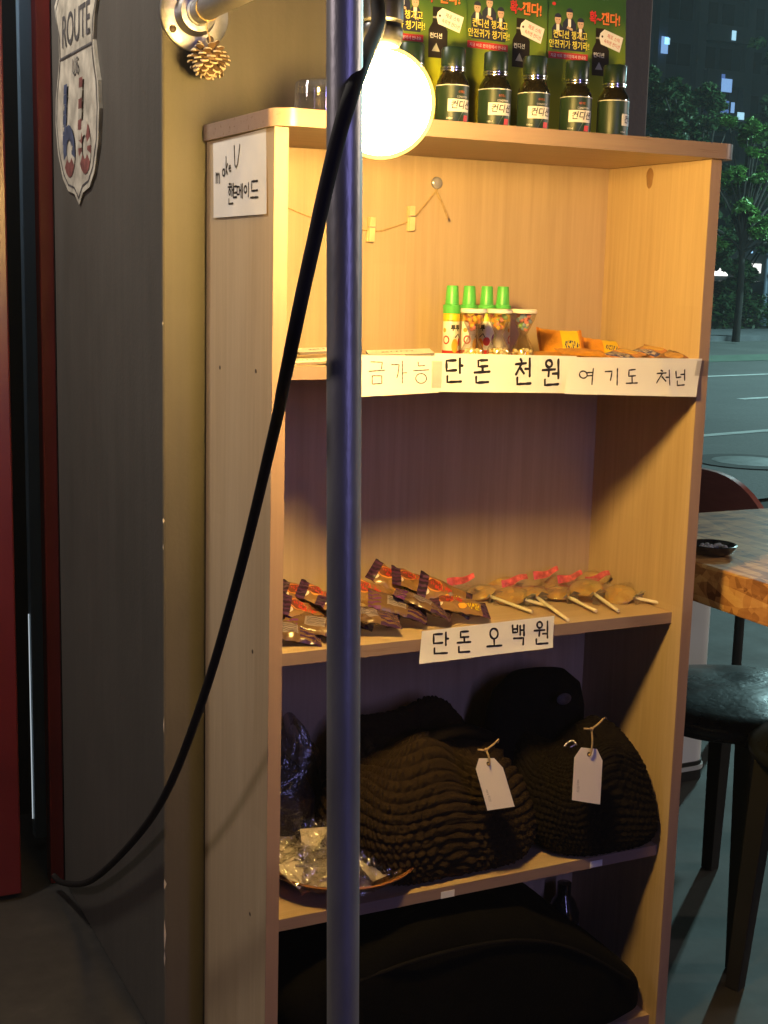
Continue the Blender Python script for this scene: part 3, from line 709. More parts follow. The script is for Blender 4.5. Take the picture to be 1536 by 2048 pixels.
# poster cards
def poster_mat():
    m, b, p = base('poster_print')
    tc = b.new('ShaderNodeTexCoord'); sp_ = b.new('ShaderNodeSeparateXYZ'); b.l.new(tc.outputs['UV'], sp_.inputs[0])
    n = b.noise(b.coord('UV'), 3.0, 2)
    f = b.math('ADD', b.math('MULTIPLY', sp_.outputs[1], .8), b.math('MULTIPLY', n, .3))
    b.put(p.inputs['Base Color'], b.ramp(f, [(.34, (.44, .44, .018)), (.52, (.17, .25, .022)), (.74, (.030, .095, .026))]))
    p.inputs['Roughness'].default_value = .35
    return m
pm = poster_mat()
def make_card():
    t = thing('poster_card', '', 'poster', (0, 0, 0), 'green poster cards behind the bottles')
    CW, CH = .157, .30
    def pl(x, y, l=0.0): return Vector((x-CW/2, -l, y-(.0165 if l > 0 else 0)))
    g = MB(); g.grid(6, 10, lambda u, v: pl(u*CW, v*CH, 0)); g.box((-CW/2, .0003, 0), (CW/2, .003, CH), 0); g.build('card', pm, t, smooth=0)
    g = MB()
    for cx, top, w_ in ((.020, .232, .017), (.043, .242, .020), (.065, .228, .016)):   # three figures in dark suits
        g.poly([(cx-w_*.62, .172), (cx+w_*.62, .172), (cx+w_*.68, top-.026), (cx+w_*.35, top-.018), (cx-w_*.35, top-.018), (cx-w_*.68, top-.026)], lambda x, y: pl(x, y, .0003), 0)
        g.poly([(cx-.003, top-.030), (cx, top-.034), (cx+.003, top-.030), (cx+.003, top-.0185), (cx-.003, top-.0185)], lambda x, y: pl(x, y, .0005), 2)
        g.poly([(cx+.0062*math.cos(a), top-.0105+.0085*math.sin(a)) for a in [2*PI*i/14 for i in range(14)]], lambda x, y: pl(x, y, .0006), 1)
        g.poly([(cx+.0068*math.cos(a), top-.0075+.0068*math.sin(a)) for a in [PI*i/10 for i in range(11)]], lambda x, y: pl(x, y, .0008), 0)
        g.poly([(cx-.006, top-.034), (cx+.006, top-.038), (cx+.006, top-.034), (cx-.004, top-.030)], lambda x, y: pl(x, y, .0009), 1)
        for e in (-.0022, .0022): g.poly([(cx+e+.0009*math.cos(a), top-.011+.0008*math.sin(a)) for a in [2*PI*i/6 for i in range(6)]], lambda x, y: pl(x, y, .0010), 0)
    g.build('printed_figures', [navy, skin, ink_white], t, smooth=0)
    g = MB()
    for dx, mi, l in ((.0008, 2, .0011), (0, 0, .0016)):
        bo = .035 if mi == 2 else .012
        put_text(g, '컨디션 챙기고', .010+dx, .192-dx, .0145, pl, mi, l, bo, .068)
        put_text(g, '안전귀가 챙기라!', .002+dx, .176-dx, .0145, pl, mi, l, bo, .080)
    g.poly([(.002, .157), (.080, .157), (.080, .168), (.002, .168)], lambda x, y: pl(x, y, .0006), 1)
    put_text(g, '지금 바로 편의점에서 만나요', .006, .160, .0062, pl, 3, .0010, .0, .070)
    for dx, mi, l in ((.001, 2, .0011), (0, 1, .0016)): put_text(g, '확~', .082+dx, .222-dx, .022, pl, mi, l, .03, .024)
    for dx, mi, l in ((.001, 2, .0011), (0, 4, .0016)): put_text(g, '깬다!', .106+dx, .222-dx, .022, pl, mi, l, .03, .038)
    put_text(g, '제로 칼로리 숙취해소 대표 음료', .03, .262, .008, pl, 3, .0006, .0, .09)
    put_text(g, '컨디션 제로 스틱', .055, .282, .012, pl, 3, .0006, .01, .08)
    g.poly([(.012+.004*math.cos(a), .246+.003*math.sin(a)) for a in [2*PI*i/8 for i in range(8)]], lambda x, y: pl(x, y, .0006), 1)
    g.build('lettering', [ink_yellow, ink_red, plain('dark_outline_print', (.01, .03, .01), .5), ink_white, ink_orange], t, smooth=0)
    g = MB(); bx = .106   # printed dark bottle
    g.poly([(bx-.017, .135), (bx+.017, .135), (bx+.017, .178), (bx+.010, .190), (bx+.010, .214), (bx-.010, .214), (bx-.010, .190), (bx-.017, .178)], lambda x, y: pl(x, y, .0004), 0)
    g.poly([(bx-.010, .196), (bx+.010, .196), (bx+.010, .199), (bx-.010, .199)], lambda x, y: pl(x, y, .0006), 2)
    g.poly([(bx-.011, .145), (bx+.004, .145), (bx-.003, .158)], lambda x, y: pl(x, y, .0006), 2)
    put_text(g, '컨디션', bx-.015, .166, .009, pl, 1, .0007, .01, .022)
    g.build('printed_bottle', [plain('printed_dark_bottle', (.02, .016, .014), .3), ink_white, plain('printed_grey', (.3, .3, .28), .4)], t, smooth=0)
    g = MB(); ca, sa = math.cos(-.28), math.sin(-.28)
    def tg(x, y, l=0): return pl(.126+x*ca-y*sa, .195+x*sa+y*ca, .0022+l)
    g.poly([(-.024, -.004), (-.018, -.013), (.022, -.013), (.022, .013), (-.018, .013), (-.024, .004)], tg, 0)
    g.poly([(-.019+.002*math.cos(a), .002*math.sin(a)) for a in [2*PI*i/8 for i in range(8)]], lambda x, y: tg(x, y, .0004), 2)
    put_text(g, '제로 스틱', -.010, .002, .008, lambda x, y, l: tg(x, y, l), 1, .0004, .0, .026); put_text(g, '숙취엔 컨디션', -.014, -.008, .0075, lambda x, y, l: tg(x, y, l), 1, .0004, .0, .033)
    g.build('printed_tag', [ink_white, ink_red, prt], t, smooth=0)
    return t
pc0 = make_card()
for i, (px, lab) in enumerate(((806, 'green poster card at the left, half hidden by the bulb glare'), (1016, 'middle green poster card standing behind the bottles'), (1178, 'rightmost green poster card behind the last two bottles'))):
    x = (.318, .4775, .641)[i]; o = pc0 if i == 0 else dup(pc0, (0, 0, 0)); o.location = (x, .165+.002*i, ztop); o.rotation_euler = (-.03-.015*i, (0, .008, -.006)[i], (-.05, .02, -.03)[i]); o['label'] = lab
# ================================================================== SHELF ONE
tubecap = plain('bright_green_cap', (.10, .52, .10), .35, 0, .05, 20)
tubem = printed('candy_tube_print', (.82, .80, .70), [('rect', (0, .82, 1, 1), (.85, .55, .03)), ('rect', (0, 0, 1, .16), (.6, .04, .03)),
     ('ell', (.62, .40, .07, .10), (.55, .04, .03)), ('ell', (.62, .40, .045, .065), (.85, .8, .7)), ('ell', (.80, .27, .07, .16), (.85, .45, .05)), ('ell', (.58, .62, .04, .05), (.75, .38, .05)),
     ('ell', (.93, .36, .07, .10), (.55, .04, .03)), ('ell', (.12, .4, .09, .13), (.2, .05, .2))], .35)
def make_tube():
    t = thing('candy_tube', '', 'sweet tube', (0, 0, 0), 'candy tubes with green caps')
    g = MB(); g.lathe([(.0138, 0), (.0145, .001), (.0145, .073), (.0138, .074)], 32); g.build('tube_body', tubem, t)
    def cy(x, y, l=0.0): a = -PI/2+x/.0146; return Vector(((.0147+l)*math.cos(a), (.0147+l)*math.sin(a), y))
    g = MB(); put_text(g, '투투', -.004, .046, .011, cy, 0, .0004, .04, .017); put_text(g, 'soda', -.010, .061, .005, cy, 1, .0004, .01)
    g.strokes([[(.004, .034), (.010, .040), (.014, .033)]], cy, .0015, 0); g.build('print', [ink, bl_], t, smooth=0)
    g = MB(); g.lathe([(.0148, .074), (.0150, .088), (.0118, .089), (.0098, .119), (.009, .1205), (.0, .1205)], 32); g.build('cap', tubecap, t)
    return t
t0 = make_tube()
for i, (px, lab) in enumerate(((903, 'green capped candy tube at the left end, its printed label in full view'), (937, 'second green capped candy tube, behind the left hourglass box'), (972, 'third green capped candy tube, between two hourglass boxes'), (1004, 'last green capped candy tube, behind the middle hourglass box'))):
    o = t0 if i == 0 else dup(t0, (0, 0, 0)); c = on(1, .20-.012*(i == 0), px, 640); o.location = (c.x, c.y, Z1); o.rotation_euler = (0, 0, (.0, .5, -1.2, 1.9)[i]-.3); o['label'] = lab
candy_cols = [plain('candy_'+n_, c, .35, 0, .08, 60) for n_, c in (('yellow', (.85, .55, .05)), ('pink', (.75, .25, .2)), ('green', (.3, .55, .2)), ('blue', (.25, .4, .55)), ('cream', (.85, .72, .42)), ('orange', (.85, .33, .05)))]
lidm = plain('white_plastic_lid', (.8, .78, .75), .35, 0, .03)
def make_hour(label, px, seed, tops, yy=.125):
    c = on(1, yy, px, 660)
    t = thing('hourglass_candy_box', label, 'candy container', (c.x, yy, Z1), 'hourglass candy containers on the top shelf')
    g = MB(); g.lathe([(.0, .0005), (.0205, .0005), (.0207, .002), (.0185, .018), (.009, .036), (.0062, .042), (.009, .048), (.018, .066), (.0205, .078)], 32); g.build('clear_body', glassy, t)
    g = MB(); g.lathe([(.0205, .077), (.0218, .078), (.0218, .0825), (.0205, .084), (.0, .084)], 32); g.build('lid', lidm, t)
    r_ = random.Random(seed); g = MB()
    def fill(z0, z1, rad, n, cols, r0):
        for k in range(n):
            z = z0+(z1-z0)*r_.random(); R = rad(z)-r0-.0006; a = r_.random()*2*PI; q = R*math.sqrt(r_.random())
            g.ball((q*math.cos(a), q*math.sin(a), z), r0, 8, 6, r_.choice(cols))
    fill(.005, .016, lambda z: .0195, 46, (4, 4, 4, 0), .0034)
    fill(.050, .074, lambda z: .010+(z-.050)*.38, 34, tops, .0040)
    o = g.build('candies', candy_cols, t); return t
make_hour('left hourglass box with yellow sweets before the tubes', 946, 3, (0, 0, 5, 1))
make_hour('middle hourglass box with yellow and pink sweets', 998, 5, (0, 1, 5, 0, 2), .122)
make_hour('right hourglass box with green and pink sweets at the end', 1047, 8, (2, 3, 1, 4), .13)
def pouch(name, label, cat, c, d, nrm, L, Wd, th, mats, group, seal=.1, wrinkle=.0015, seed=0, nu=26, nv=14, uvflip=False, part='wrapper'):
    """a sealed pouch: long axis d, face normal nrm"""
    d = Vector(d).normalized(); nn = Vector(nrm); nn = (nn-d*nn.dot(d)).normalized(); s_ = nn.cross(d)
    mtx = Matrix((d, s_, nn)).transposed().to_euler()
    t = thing(name, label, cat, c, group, mtx)
    g = MB()
    for sgn in (1, -1):
        def fn(u, v):
            x = u*2-1; y = v*2-1
            k = max(0, 1-(abs(x)/(1-seal))**3) if abs(x) < 1-seal else 0
            h = th/2*(k**.6)*(max(0, 1-abs(y)**2.6)**.6)
            wr = wrinkle*noise.noise(Vector((u*9+seed*7.3, v*6, seed)))*(1.0 if k else .5)
            crimp = .0005*math.sin(u*420) if not k else 0
            hw = Wd/2*(1-.10*(k**.5))
            return Vector((x*L/2, y*hw*sgn if False else y*hw, sgn*(h+.0003)+wr+crimp))
        g.grid(nu, nv, fn, 0 if sgn > 0 else (1 if len(mats) > 1 else 0))
    g.build(part, mats, t); return t
gold = plain('orange_sachet_foil', (.72, .33, .04), .35, .3, .15, 50)
orange_m = printed('orange_sachet_print', (.80, .34, .03), [('rect', (.5, .0, .9, 1), (.86, .62, .03)), ('squig', (.72, .45, .20, .16, 30, 6), (.03, .06, .16)), ('rect', (0, 0, .06, 1), (.6, .2, .02)), ('rect', (.94, 0, 1, 1), (.6, .2, .02))], .3, .3, 0, .5)
blue_m = printed('blue_sachet_print', (.62, .27, .10), [('rect', (.10, .0, .40, 1), (.05, .07, .30)), ('squig', (.25, .5, .14, .4, 40, 7), (.55, .5, .5)), ('ell', (.65, .5, .2, .35), (.75, .45, .1)), ('stripes', (.9, 0, 1, 1, 7, .5), (.03, .04, .15))], .25, .4, .2, .6)
dark_m = printed('dark_sachet_print', (.24, .10, .05), [('rect', (.7, 0, 1, 1), (.03, .02, .03)), ('ell', (.4, .5, .2, .3), (.6, .35, .1))], .25, .4, .3, .6)
GS = 'orange snack sachets on the top shelf'
c = on(1, .20, 1122, 690); pouch('snack_sachet', 'orange and yellow sachet propped up at the back of the top shelf', 'snack sachet', c, (.95, -.25, -.05), (-.25, -.75, .6), .085, .07, .012, [orange_m, gold], GS, .08, seed=1)
c = on(1, .235, 1205, 697); pouch('snack_sachet', 'yellow orange sachet lying behind the blue printed one', 'snack sachet', c, (.9, -.35, -.10), (-.2, -.5, .85), .075, .06, .012, [orange_m, gold], GS, .08, seed=2)
for i, (px, y, z, lab) in enumerate(((1110, .12, .006, 'flat orange sachet just right of the hourglass boxes'), (1165, .10, .012, 'orange brown sachet lying under the propped yellow one'))):
    c = on(1, y, px, 700); c.z = Z1+z; pouch('snack_sachet', lab, 'snack sachet', c, (.93, -.3, -.03*i), (-.05, -.12, 1), .085, .065, .010, [gold, gold], GS, .08, seed=4+i)
for i, (px, y, z, lab, mm) in enumerate(((1248, .075, .010, 'blue printed sachet above the lilac paper', blue_m), (1300, .10, .014, 'blue and brown sachet beside the right bookcase wall', blue_m), (1352, .05, .008, 'dark brown sachet in the corner at the right shelf end', dark_m))):
    c = on(1, y, px, 705); c.z = Z1+z; pouch('snack_sachet', lab, 'snack sachet', c, (.85, .45, .12+.03*i), (-.1, -.2, 1), .082, .06, .010, [mm, gold], GS, .1, seed=8+i)
# flat packs at the left
flatm = plain('cream_flat_pack', (.76, .74, .68), .5, 0, .08, 20, .2, 40); flatd = plain('pack_underside', (.16, .13, .12), .6)
def flat_pack(label, px, y, z, rz, rx, L=.105, Wd=.062):
    c = on(1, y, px, 700); t = thing('flat_pack', label, 'flat pack', (c.x, y, Z1+z), 'flat cream packs on the top shelf', (rx, -.06, rz))
    pts = rrect(-L/2, -Wd/2, L/2, Wd/2, .006, 4); n = len(pts)
    g = MB(); g.add([(x, y_, 0.0002) for x, y_ in pts]+[(x, y_, .004+.0006*math.sin(x*90)) for x, y_ in pts], [tuple(range(n-1, -1, -1))]+[(i, (i+1) % n, (i+1) % n+n, i+n) for i in range(n)], 1)
    g.add([(x, y_, .004+.0006*math.sin(x*90)) for x, y_ in pts], [tuple(range(n))], 0); g.build('pack', [flatm, flatd], t, smooth=0)
    g = MB(); put_text(g, 'gum', -L*.3, -Wd*.15, .02, lambda x, y_, l: Vector((x, y_, .0048+l)), 0, .0004, 0, L*.5); g.build('print', bl_, t, smooth=0)
flat_pack('cream flat pack nearest the left bookcase side, in front', 612, .06, .001, -.2, .02)
flat_pack('cream flat pack raised behind the front left one', 652, .14, .013, -.1, .03)
flat_pack('cream flat pack just right of the pole at the bottom', 745, .10, .004, -.3, .04)
flat_pack('cream flat pack leaning on the pack beside the pole', 800, .12, .010, -.35, .06)
flat_pack('cream flat pack nearest to the candy tubes', 850, .09, .004, -.3, .03)

# ================================================================== SHELF TWO: SNACK POUCHES AND LOLLIPOPS
snack = printed('jelly_snack_print', (.26, .14, .05), [
    ('ell', (.26, .60, .15, .28), (.62, .25, .05)), ('ell', (.26, .60, .125, .23), (.17, .05, .025)), ('squig', (.38, .64, .20, .20, 30, 7), (.50, .04, .025)), ('ell', (.45, .24, .09, .15), (.30, .16, .06)),
    ('ell', (.72, .36, .13, .20), (.75, .55, .02)), ('squig', (.70, .36, .15, .2, 34, 7), (.2, .09, .02)), ('ell', (.52, .26, .07, .16), (.80, .36, .04)), ('ell', (.14, .25, .05, .12), (.7, .62, .5)),
    ('rect', (0, 0, .15, 1), (.022, .010, .022)), ('stripes', (0, 0, .15, 1, 5, .45), (.085, .03, .085)), ('rect', (.86, 0, 1, 1), (.022, .010, .022)), ('stripes', (.86, 0, 1, 1, 5, .45), (.085, .03, .085))], .3, .5, 0, .5)
snack_back = printed('snack_back_print', (.15, .085, .04), [('rect', (.30, .25, .62, .72), (.26, .21, .19)), ('stripes', (.33, .3, .6, .68, 14, .4), (.10, .07, .08)), ('stripes', (.65, 0, 1, 1, 6, .5), (.05, .02, .07)), ('stripes', (0, 0, .2, 1, 5, .45), (.14, .04, .16))], .25, .5, 0, .5)
GN = 'purple edged jelly snack pouches'
SP = [(586, .15, 1232, -.30, 'snack pouch at the far left against the bookcase side, leaning', 0), (616, .20, 1196, -.28, 'snack pouch standing up at the back of the left heap', 0), (618, .12, 1232, -.32, 'snack pouch with yellow print in the middle of the left heap', 0),
      (652, .17, 1202, -.30, 'snack pouch half behind the pole at the back', 0), (634, .085, 1250, -.18, 'dark snack pouch lowest in the left heap', 1), (578, .08, 1262, -.12, 'snack pouch lying flat at the left shelf corner', 1), (690, .12, 1226, -.26, 'snack pouch hidden mostly by the pole', 0),
      (748, .15, 1192, -.32, 'red lettered snack pouch just right of the pole', 0), (738, .08, 1232, -.16, 'dark pouch lying flat right of the pole', 1), (792, .18, 1168, -.38, 'tallest snack pouch standing in the middle heap', 0), (795, .11, 1212, -.22, 'snack pouch turned to its pale back print', 1),
      (838, .17, 1168, -.32, 'snack pouch at the back with the red and orange print', 0), (846, .105, 1208, -.24, 'striped snack pouch at the front of the middle heap', 1), (890, .13, 1190, -.28, 'snack pouch leaning right toward the lollipops', 0), (918, .10, 1211, -.20, 'last snack pouch beside the first lollipop, yellow print', 0)]
for i, (px, y, py, dz, lab, bk) in enumerate(SP):
    c = on(1, y, px, py)
    d = (.84, -.34+.12*math.sin(i*2.1), dz*1.25-.02); nr = (.10*math.sin(i*1.3)+.2, -.50 if not bk else -.35, .80)
    tw = .5*math.sin(i*2.7); d = (d[0], d[1]+.25*math.sin(i*4.1), d[2]+.10*math.sin(i*1.9)); nr = (nr[0]+.25*math.sin(i*3.3), nr[1]+.2*math.cos(i*2.2), nr[2])
    pouch('snack_pouch', lab, 'snack pouch', c, d, nr, .104, .056, .016, [snack_back, snack_back] if bk else [snack, snack_back], GN, .13, .0034, i, 30, 16)
amber = None
m, b, p = base('amber_sugar')
b.put(p.inputs['Base Color'], b.ramp(b.noise(b.coord('Object'), 50, 2), [(.3, (.74, .42, .12)), (.7, (.88, .60, .22))])); p.inputs['Roughness'].default_value = .06
p.inputs['Transmission Weight'].default_value = .25; p.inputs['Coat Weight'].default_value = 1
b.put(p.inputs['Normal'], b.bump(b.noise(b.coord('Object'), 70, 3), .35, .006)); p.inputs['Subsurface Weight'].default_value = .2; p.inputs['Subsurface Radius'].default_value = (.01, .004, .001)
amber = m
stick_m = plain('cream_paper_stick', (.78, .70, .55), .6, 0, .06, 60)
tail_m = film('twisted_cellophane', (.95, .93, .88), .15, .15, .9)
redfilm = plain('red_wrapper_print', (.60, .10, .11), .25, 0, .45, 90, coat=.5)
GL = 'amber lollipops on the middle shelf'
def lolly(label, head, end, y_h, y_e, tilt, zlift=.010, redpos=None, hide_stick=False):
    H = on(2, Z2+zlift, *head); E = on(2, Z2+.006, *end)
    d = (E-H).normalized(); t = thing('lollipop', label, 'lollipop', H, GL)
    nrm = Vector((-.15+tilt, -.45, .9)); nrm = (nrm-d*nrm.dot(d)).normalized(); s_ = nrm.cross(d)
    mm = Matrix((d, s_, nrm)).transposed()
    g = MB(); g.ball((0, 0, 0), 1, 26, 14, 0, (.031, .031, .0095), mm); g.build('candy', amber, t)
    g = MB()
    def wr(u, v):
        a = 2*PI*u; rr = .006+.032*v
        k = 1+.16*math.sin(a*5+head[0])*v*v
        q = Vector((rr*k*math.cos(a), rr*k*math.sin(a), .0100*(1-v**2)+.0025*noise.noise(Vector((u*11, v*5, head[0])))))
        return mm @ q
    g.grid(40, 6, wr); g.build('cellophane', film_m, t)
    g = MB()
    for k in range(9):   # gathered tail round the stick
        a = 2*PI*k/9; r1 = .014+.007*math.sin(k*2.3)
        o1 = d*.026; e1 = d*(.043+.006*math.sin(k*1.9))+s_*r1*math.cos(a)+nrm*r1*math.sin(a)*.8; e2 = d*(.041+.004*math.cos(k))+s_*r1*math.cos(a+.7)+nrm*r1*math.sin(a+.7)*.8
        bk = d*.016+s_*.010*math.cos(a)+nrm*.006*math.sin(a)
        g.add([o1, e1, e2], [(0, 1, 2)]); g.add([o1, bk, d*.017+s_*.010*math.cos(a+.7)+nrm*.006*math.sin(a+.7)], [(0, 1, 2)])
    g.build('twist', tail_m, t, smooth=0)
    L = max(.075, (E-H).length)
    g = MB(); g.tube([d*.02, d*.05, E-H if (E-H).length > .06 else d*L], .0031, 12); g.build('stick', stick_m, t)
    if redpos:
        c = on(1, redpos[2], *redpos[:2])-H
        g = MB(); g.grid(14, 3, lambda u, v: c+Vector((.056*(u-.5), .006*(v-.5)-.003*math.sin(u*5), .015*(v-.5)*(1-.5*u)+.002*math.sin(u*6+head[0])+.010*(u-.5)+.006))); o = g.build('red_header', redfilm, t)
        g = MB(); g.grid(10, 6, lambda u, v: c+Vector((.046*(u-.5), -.03*v, -.012*v+.003*math.sin(u*9+v*4)))); g.build('bag_flap', film_m, t)
    return t
lolly('amber lollipop lying next to the last snack pouch', (962, 1186), (1064, 1224), 0, 0, .0, redpos=(922, 1166, .20))
lolly('second amber lollipop from the left, its stick pointing to the price paper', (1022, 1192), (1104, 1214), 0, 0, .05, .012, redpos=(1030, 1166, .23))
lolly('lollipop whose stick points down over the 오백원 paper', (1062, 1186), (1136, 1240), 0, 0, .0, .015)
lolly('amber lollipop in the middle with a long cream stick', (1120, 1186), (1192, 1222), 0, 0, .0, .012, redpos=(1140, 1160, .22))
lolly('amber lollipop stacked on top of two others', (1172, 1176), (1237, 1222), 0, 0, -.05, .024, redpos=(1196, 1160, .20))
lolly('last amber lollipop, its stick pointing at the right bookcase wall', (1238, 1189), (1348, 1212), 0, 0, .0, .011)
lolly('amber lollipop at the back with a red header at its left', (1120, 1168), (1180, 1184), 0, 0, .0, .010, redpos=(1092, 1152, .26))
lolly('amber lollipop at the back near the corner with a red header', (1185, 1160), (1240, 1178), 0, 0, .0, .012, redpos=(1215, 1157, .25))
lolly('amber lollipop behind the first two, near the back panel', (1000, 1170), (1050, 1186), 0, 0, .0, .010)

# ================================================================== SHELF THREE: KNIT BAGS, TAGS, PLATE, PACKETS
def knit_mat(name, c):
    m, b, p = base(name)
    f = b.noise(b.coord('Object'), 220, 4, .7); h = b.noise(b.coord('Object'), 14, 3)
    b.put(p.inputs['Base Color'], b.ramp(b.math('MULTIPLY_ADD', h, .5, b.math('MULTIPLY', f, .5)), [(.3, [x*.6 for x in c]), (.7, [x*1.3 for x in c])]))
    p.inputs['Roughness'].default_value = .95; p.inputs['Specular IOR Level'].default_value = .1
    p.inputs['Sheen Weight'].default_value = .25; p.inputs['Sheen Tint'].default_value = c4(c)
    b.put(p.inputs['Normal'], b.bump(f, .6, .004)); return m
def knit(c, rx, ry, h, rows, sts, mat_, seed, nu=420, nv=200, slope=.25, amp=.0066, lean=(0, 0), p_top=1.6):
    g = MB()
    def fn(u, v):
        a = 2*PI*u; t = v
        ph = PI*t; base_r = (max(0, math.sin(ph))**.30)*(1.0-.20*t**p_top)
        ce = abs(math.cos(a))**.62*math.copysign(1, math.cos(a)); se = abs(math.sin(a))**.62*math.copysign(1, math.sin(a))
        wob = 1+.15*noise.noise(Vector((math.cos(a)*1.3+seed, math.sin(a)*1.3, t*2.0)))
        z = h*.5*(1-math.cos(ph)); x = rx*base_r*ce*wob
        k_ = max(-1, min(1, x/rx)); z *= 1-slope*max(0, k_)**1.3-.10*max(0, -k_)
        z *= 1+.42*noise.noise(Vector((x*7, base_r*se*1.4+seed, 4)))*t
        q = Vector((x+lean[0]*t, ry*base_r*se*wob+lean[1]*t, z))
        nrm = Vector((ce/rx, se/ry, -math.cos(ph)*.9/h*2)).normalized()
        rowf = t*rows+.9*noise.noise(Vector((a*.9, t*2, seed+9)))+.6*math.sin(a*1.0+seed); k = int(rowf)
        st = u*sts+(.5 if k % 2 else 0)+.5*noise.noise(Vector((a*3, t*9, seed)))
        bmp = abs(math.sin(PI*rowf))**.75*(.08+.92*abs(math.sin(PI*st))**.65)*(1+.7*noise.noise(Vector((a*11, t*37, seed))))
        q += nrm*amp*(bmp-.4)
        q += nrm*.0016*noise.noise(q*420)
        q.z = max(q.z, .0)
        return q+Vector(c)
    g.grid(nu, nv, fn); return g
brown_k = knit_mat('brown_chunky_yarn', (.029, .0185, .0095)); black_k = knit_mat('near_black_yarn', (.011, .008, .0055)); black_c = knit_mat('black_felt', (.008, .007, .007))
def knit_thing(name, label, cat, c, *a, mat_=None, part='knit_body', grp=None, **kw):
    t = thing(name, label, cat, c, grp); g = knit((0, 0, 0), *a, mat_, **kw); g.build(part, mat_, t, smooth=60); return t
kb = knit_thing('knit_bag', 'brown chunky knit bag slumped in the middle of the third shelf', 'knit bag', (.372, .125, Z3+.001), .208, .114, .232, 19, 78, mat_=brown_k, seed=3, lean=(-.02, .045), slope=.34)
g = MB(); g.tube(spline([(-.12, .03, .19), (-.06, -.01, .225), (.03, -.015, .24), (.12, .03, .2)]), .012, 10); g.build('strap', black_k, kb)
kd = knit_thing('knit_bag', 'blackish knit bag bulging at the right end of the third shelf', 'knit bag', (.672, .098, Z3+.001), .126, .112, .215, 23, 62, mat_=black_k, seed=14, lean=(-.02, .03), amp=.0042, slope=.05)
bh = thing('felt_hat', 'black rounded hat standing behind the two knit bags', 'hat', (.615, .205, Z3+.001))
g = MB()
def hatf(u, v):
    a = 2*PI*u
    prof = [(.165, .0), (.155, .06), (.12, .10), (.108, .16), (.105, .225), (.092, .27), (.06, .296), (.0, .305)]
    x = v*(len(prof)-1); i = min(int(x), len(prof)-2); f_ = x-i; r = prof[i][0]*(1-f_)+prof[i+1][0]*f_; z = prof[i][1]*(1-f_)+prof[i+1][1]*f_
    r *= 1+.06*noise.noise(Vector((math.cos(a)*1.3, math.sin(a)*1.3, z*5)))
    return Vector((r*math.cos(a), min(r*math.sin(a)*.5, .075), z))
g.grid(56, 28, hatf); g.build('crown', black_c, bh, smooth=60)
ec = on(1, .13, 1128, 1398)-bh.location
g = MB(); g.ball(ec, 1, 14, 8, 0, (.016, .004, .011)); g.build('patch', plain('grey_patch', (.06, .055, .06), .7, 0, .4, 90), bh)
def price_tag(label, pxs, y0, y1, knot, hatc):
    """card whose four photo corners TL TR BR BL lie on a leaning plane; y0 top, y1 bottom"""
    TL, TR, BR, BL = [on(1, (y0, y0, y1, y1)[i], *q) for i, q in enumerate(pxs)]
    c = (TL+TR+BR+BL)/4; t = thing('price_tag', label, 'price tag', c, 'white swing tags on the knit bags')
    nrm = (TR-TL).cross(BL-TL).normalized()*-1
    if nrm.y > 0: nrm = -nrm
    def fn(u, v, l=0.0): return (BL*(1-u)+BR*u)*(1-v)+(TL*(1-u)+TR*u)*v+nrm*l-c
    cut = [(0, 0), (1, 0), (1, .80), (.78, 1), (.22, 1), (0, .80)]
    g = MB(); n = 6; g.add([fn(*q, .0004) for q in cut]+[fn(*q, -.0004) for q in cut], [tuple(range(n)), tuple(range(2*n-1, n-1, -1))]+[(i, i+n, (i+1) % n+n, (i+1) % n) for i in range(n)])
    g.build('card', plain('tag_card', (.80, .74, .70), .7, 0, .03), t, smooth=0)
    g = MB(); g.poly([(.5+.07*math.cos(a), .89+.045*math.sin(a)) for a in [2*PI*i/12 for i in range(12)]], lambda x, y: fn(x, y, .0007)); g.build('eyelet', screw_m, t, smooth=0)
    g = MB()
    def rot(x, y, l): return fn(.16+y*4.2*.5*1.6+.0, .42-x*2.1*.9, l)
    put_text(g, 'made by 메이크유', 0, 0, .035, lambda x, y, l: fn(.14+y*3.2, .40-x*1.4, l), 0, .0008, 0, .17)
    g.build('small_print', plain('grey_ink', (.22, .2, .22), .6), t, smooth=0)
    K = Vector(knot)-c; hole = fn(.5, .89, .001); hc = Vector(hatc)-c
    g = MB(); g.tube(spline([hole+nrm*-.001, hole+nrm*.004, (hole+K)/2+nrm*.006, K]), .0016, 6)
    g.tube(spline([K, K+Vector((.012, -.004, .010)), K+Vector((.022, -.002, .016)), hc]), .0017, 6)
    g.tube(spline([K, K+Vector((-.008, -.003, .002)), K+Vector((-.016, 0, .003))]), .0017, 6)
    g.ball(K, .0036, 8, 6); g.build('twine_loop', twine, t); return t
price_tag('white tag lying tilted on the brown knit bag, half in shadow', [(946, 1517), (1000, 1516), (1029, 1613), (975, 1621)], .004, -.008, on(1, .004, 972, 1500), on(1, .01, 995, 1485))
price_tag('white tag hanging straight on the blackish knit bag by a twine bow', [(1150, 1494), (1206, 1499), (1200, 1609), (1144, 1600)], -.018, -.026, on(1, -.02, 1183, 1458), on(1, -.004, 1212, 1436))
br = thing('brooch', 'small dark fan shaped brooch beside the hanging white tag', 'brooch', on(1, -.006, 1140, 1490))
g = MB()
for k in range(9):
    a = math.radians(20+k*17); g.ball((.012*math.cos(a), -.002, .012*math.sin(a)-.004), .0018, 6, 5)
g.tube([(.0, -.001, -.004), (.010*math.cos(.4), -.002, .010*math.sin(.4)-.004)], .001, 6)
g.build('beads', chrome, br)
plm = wood('dark_bowl_wood', (.30, .13, .045), (.19, .075, .025), 'x', .35)
pt = thing('wooden_bowl', 'shallow brown wooden bowl filled with small clear packets', 'bowl', (.185, .13, Z3))
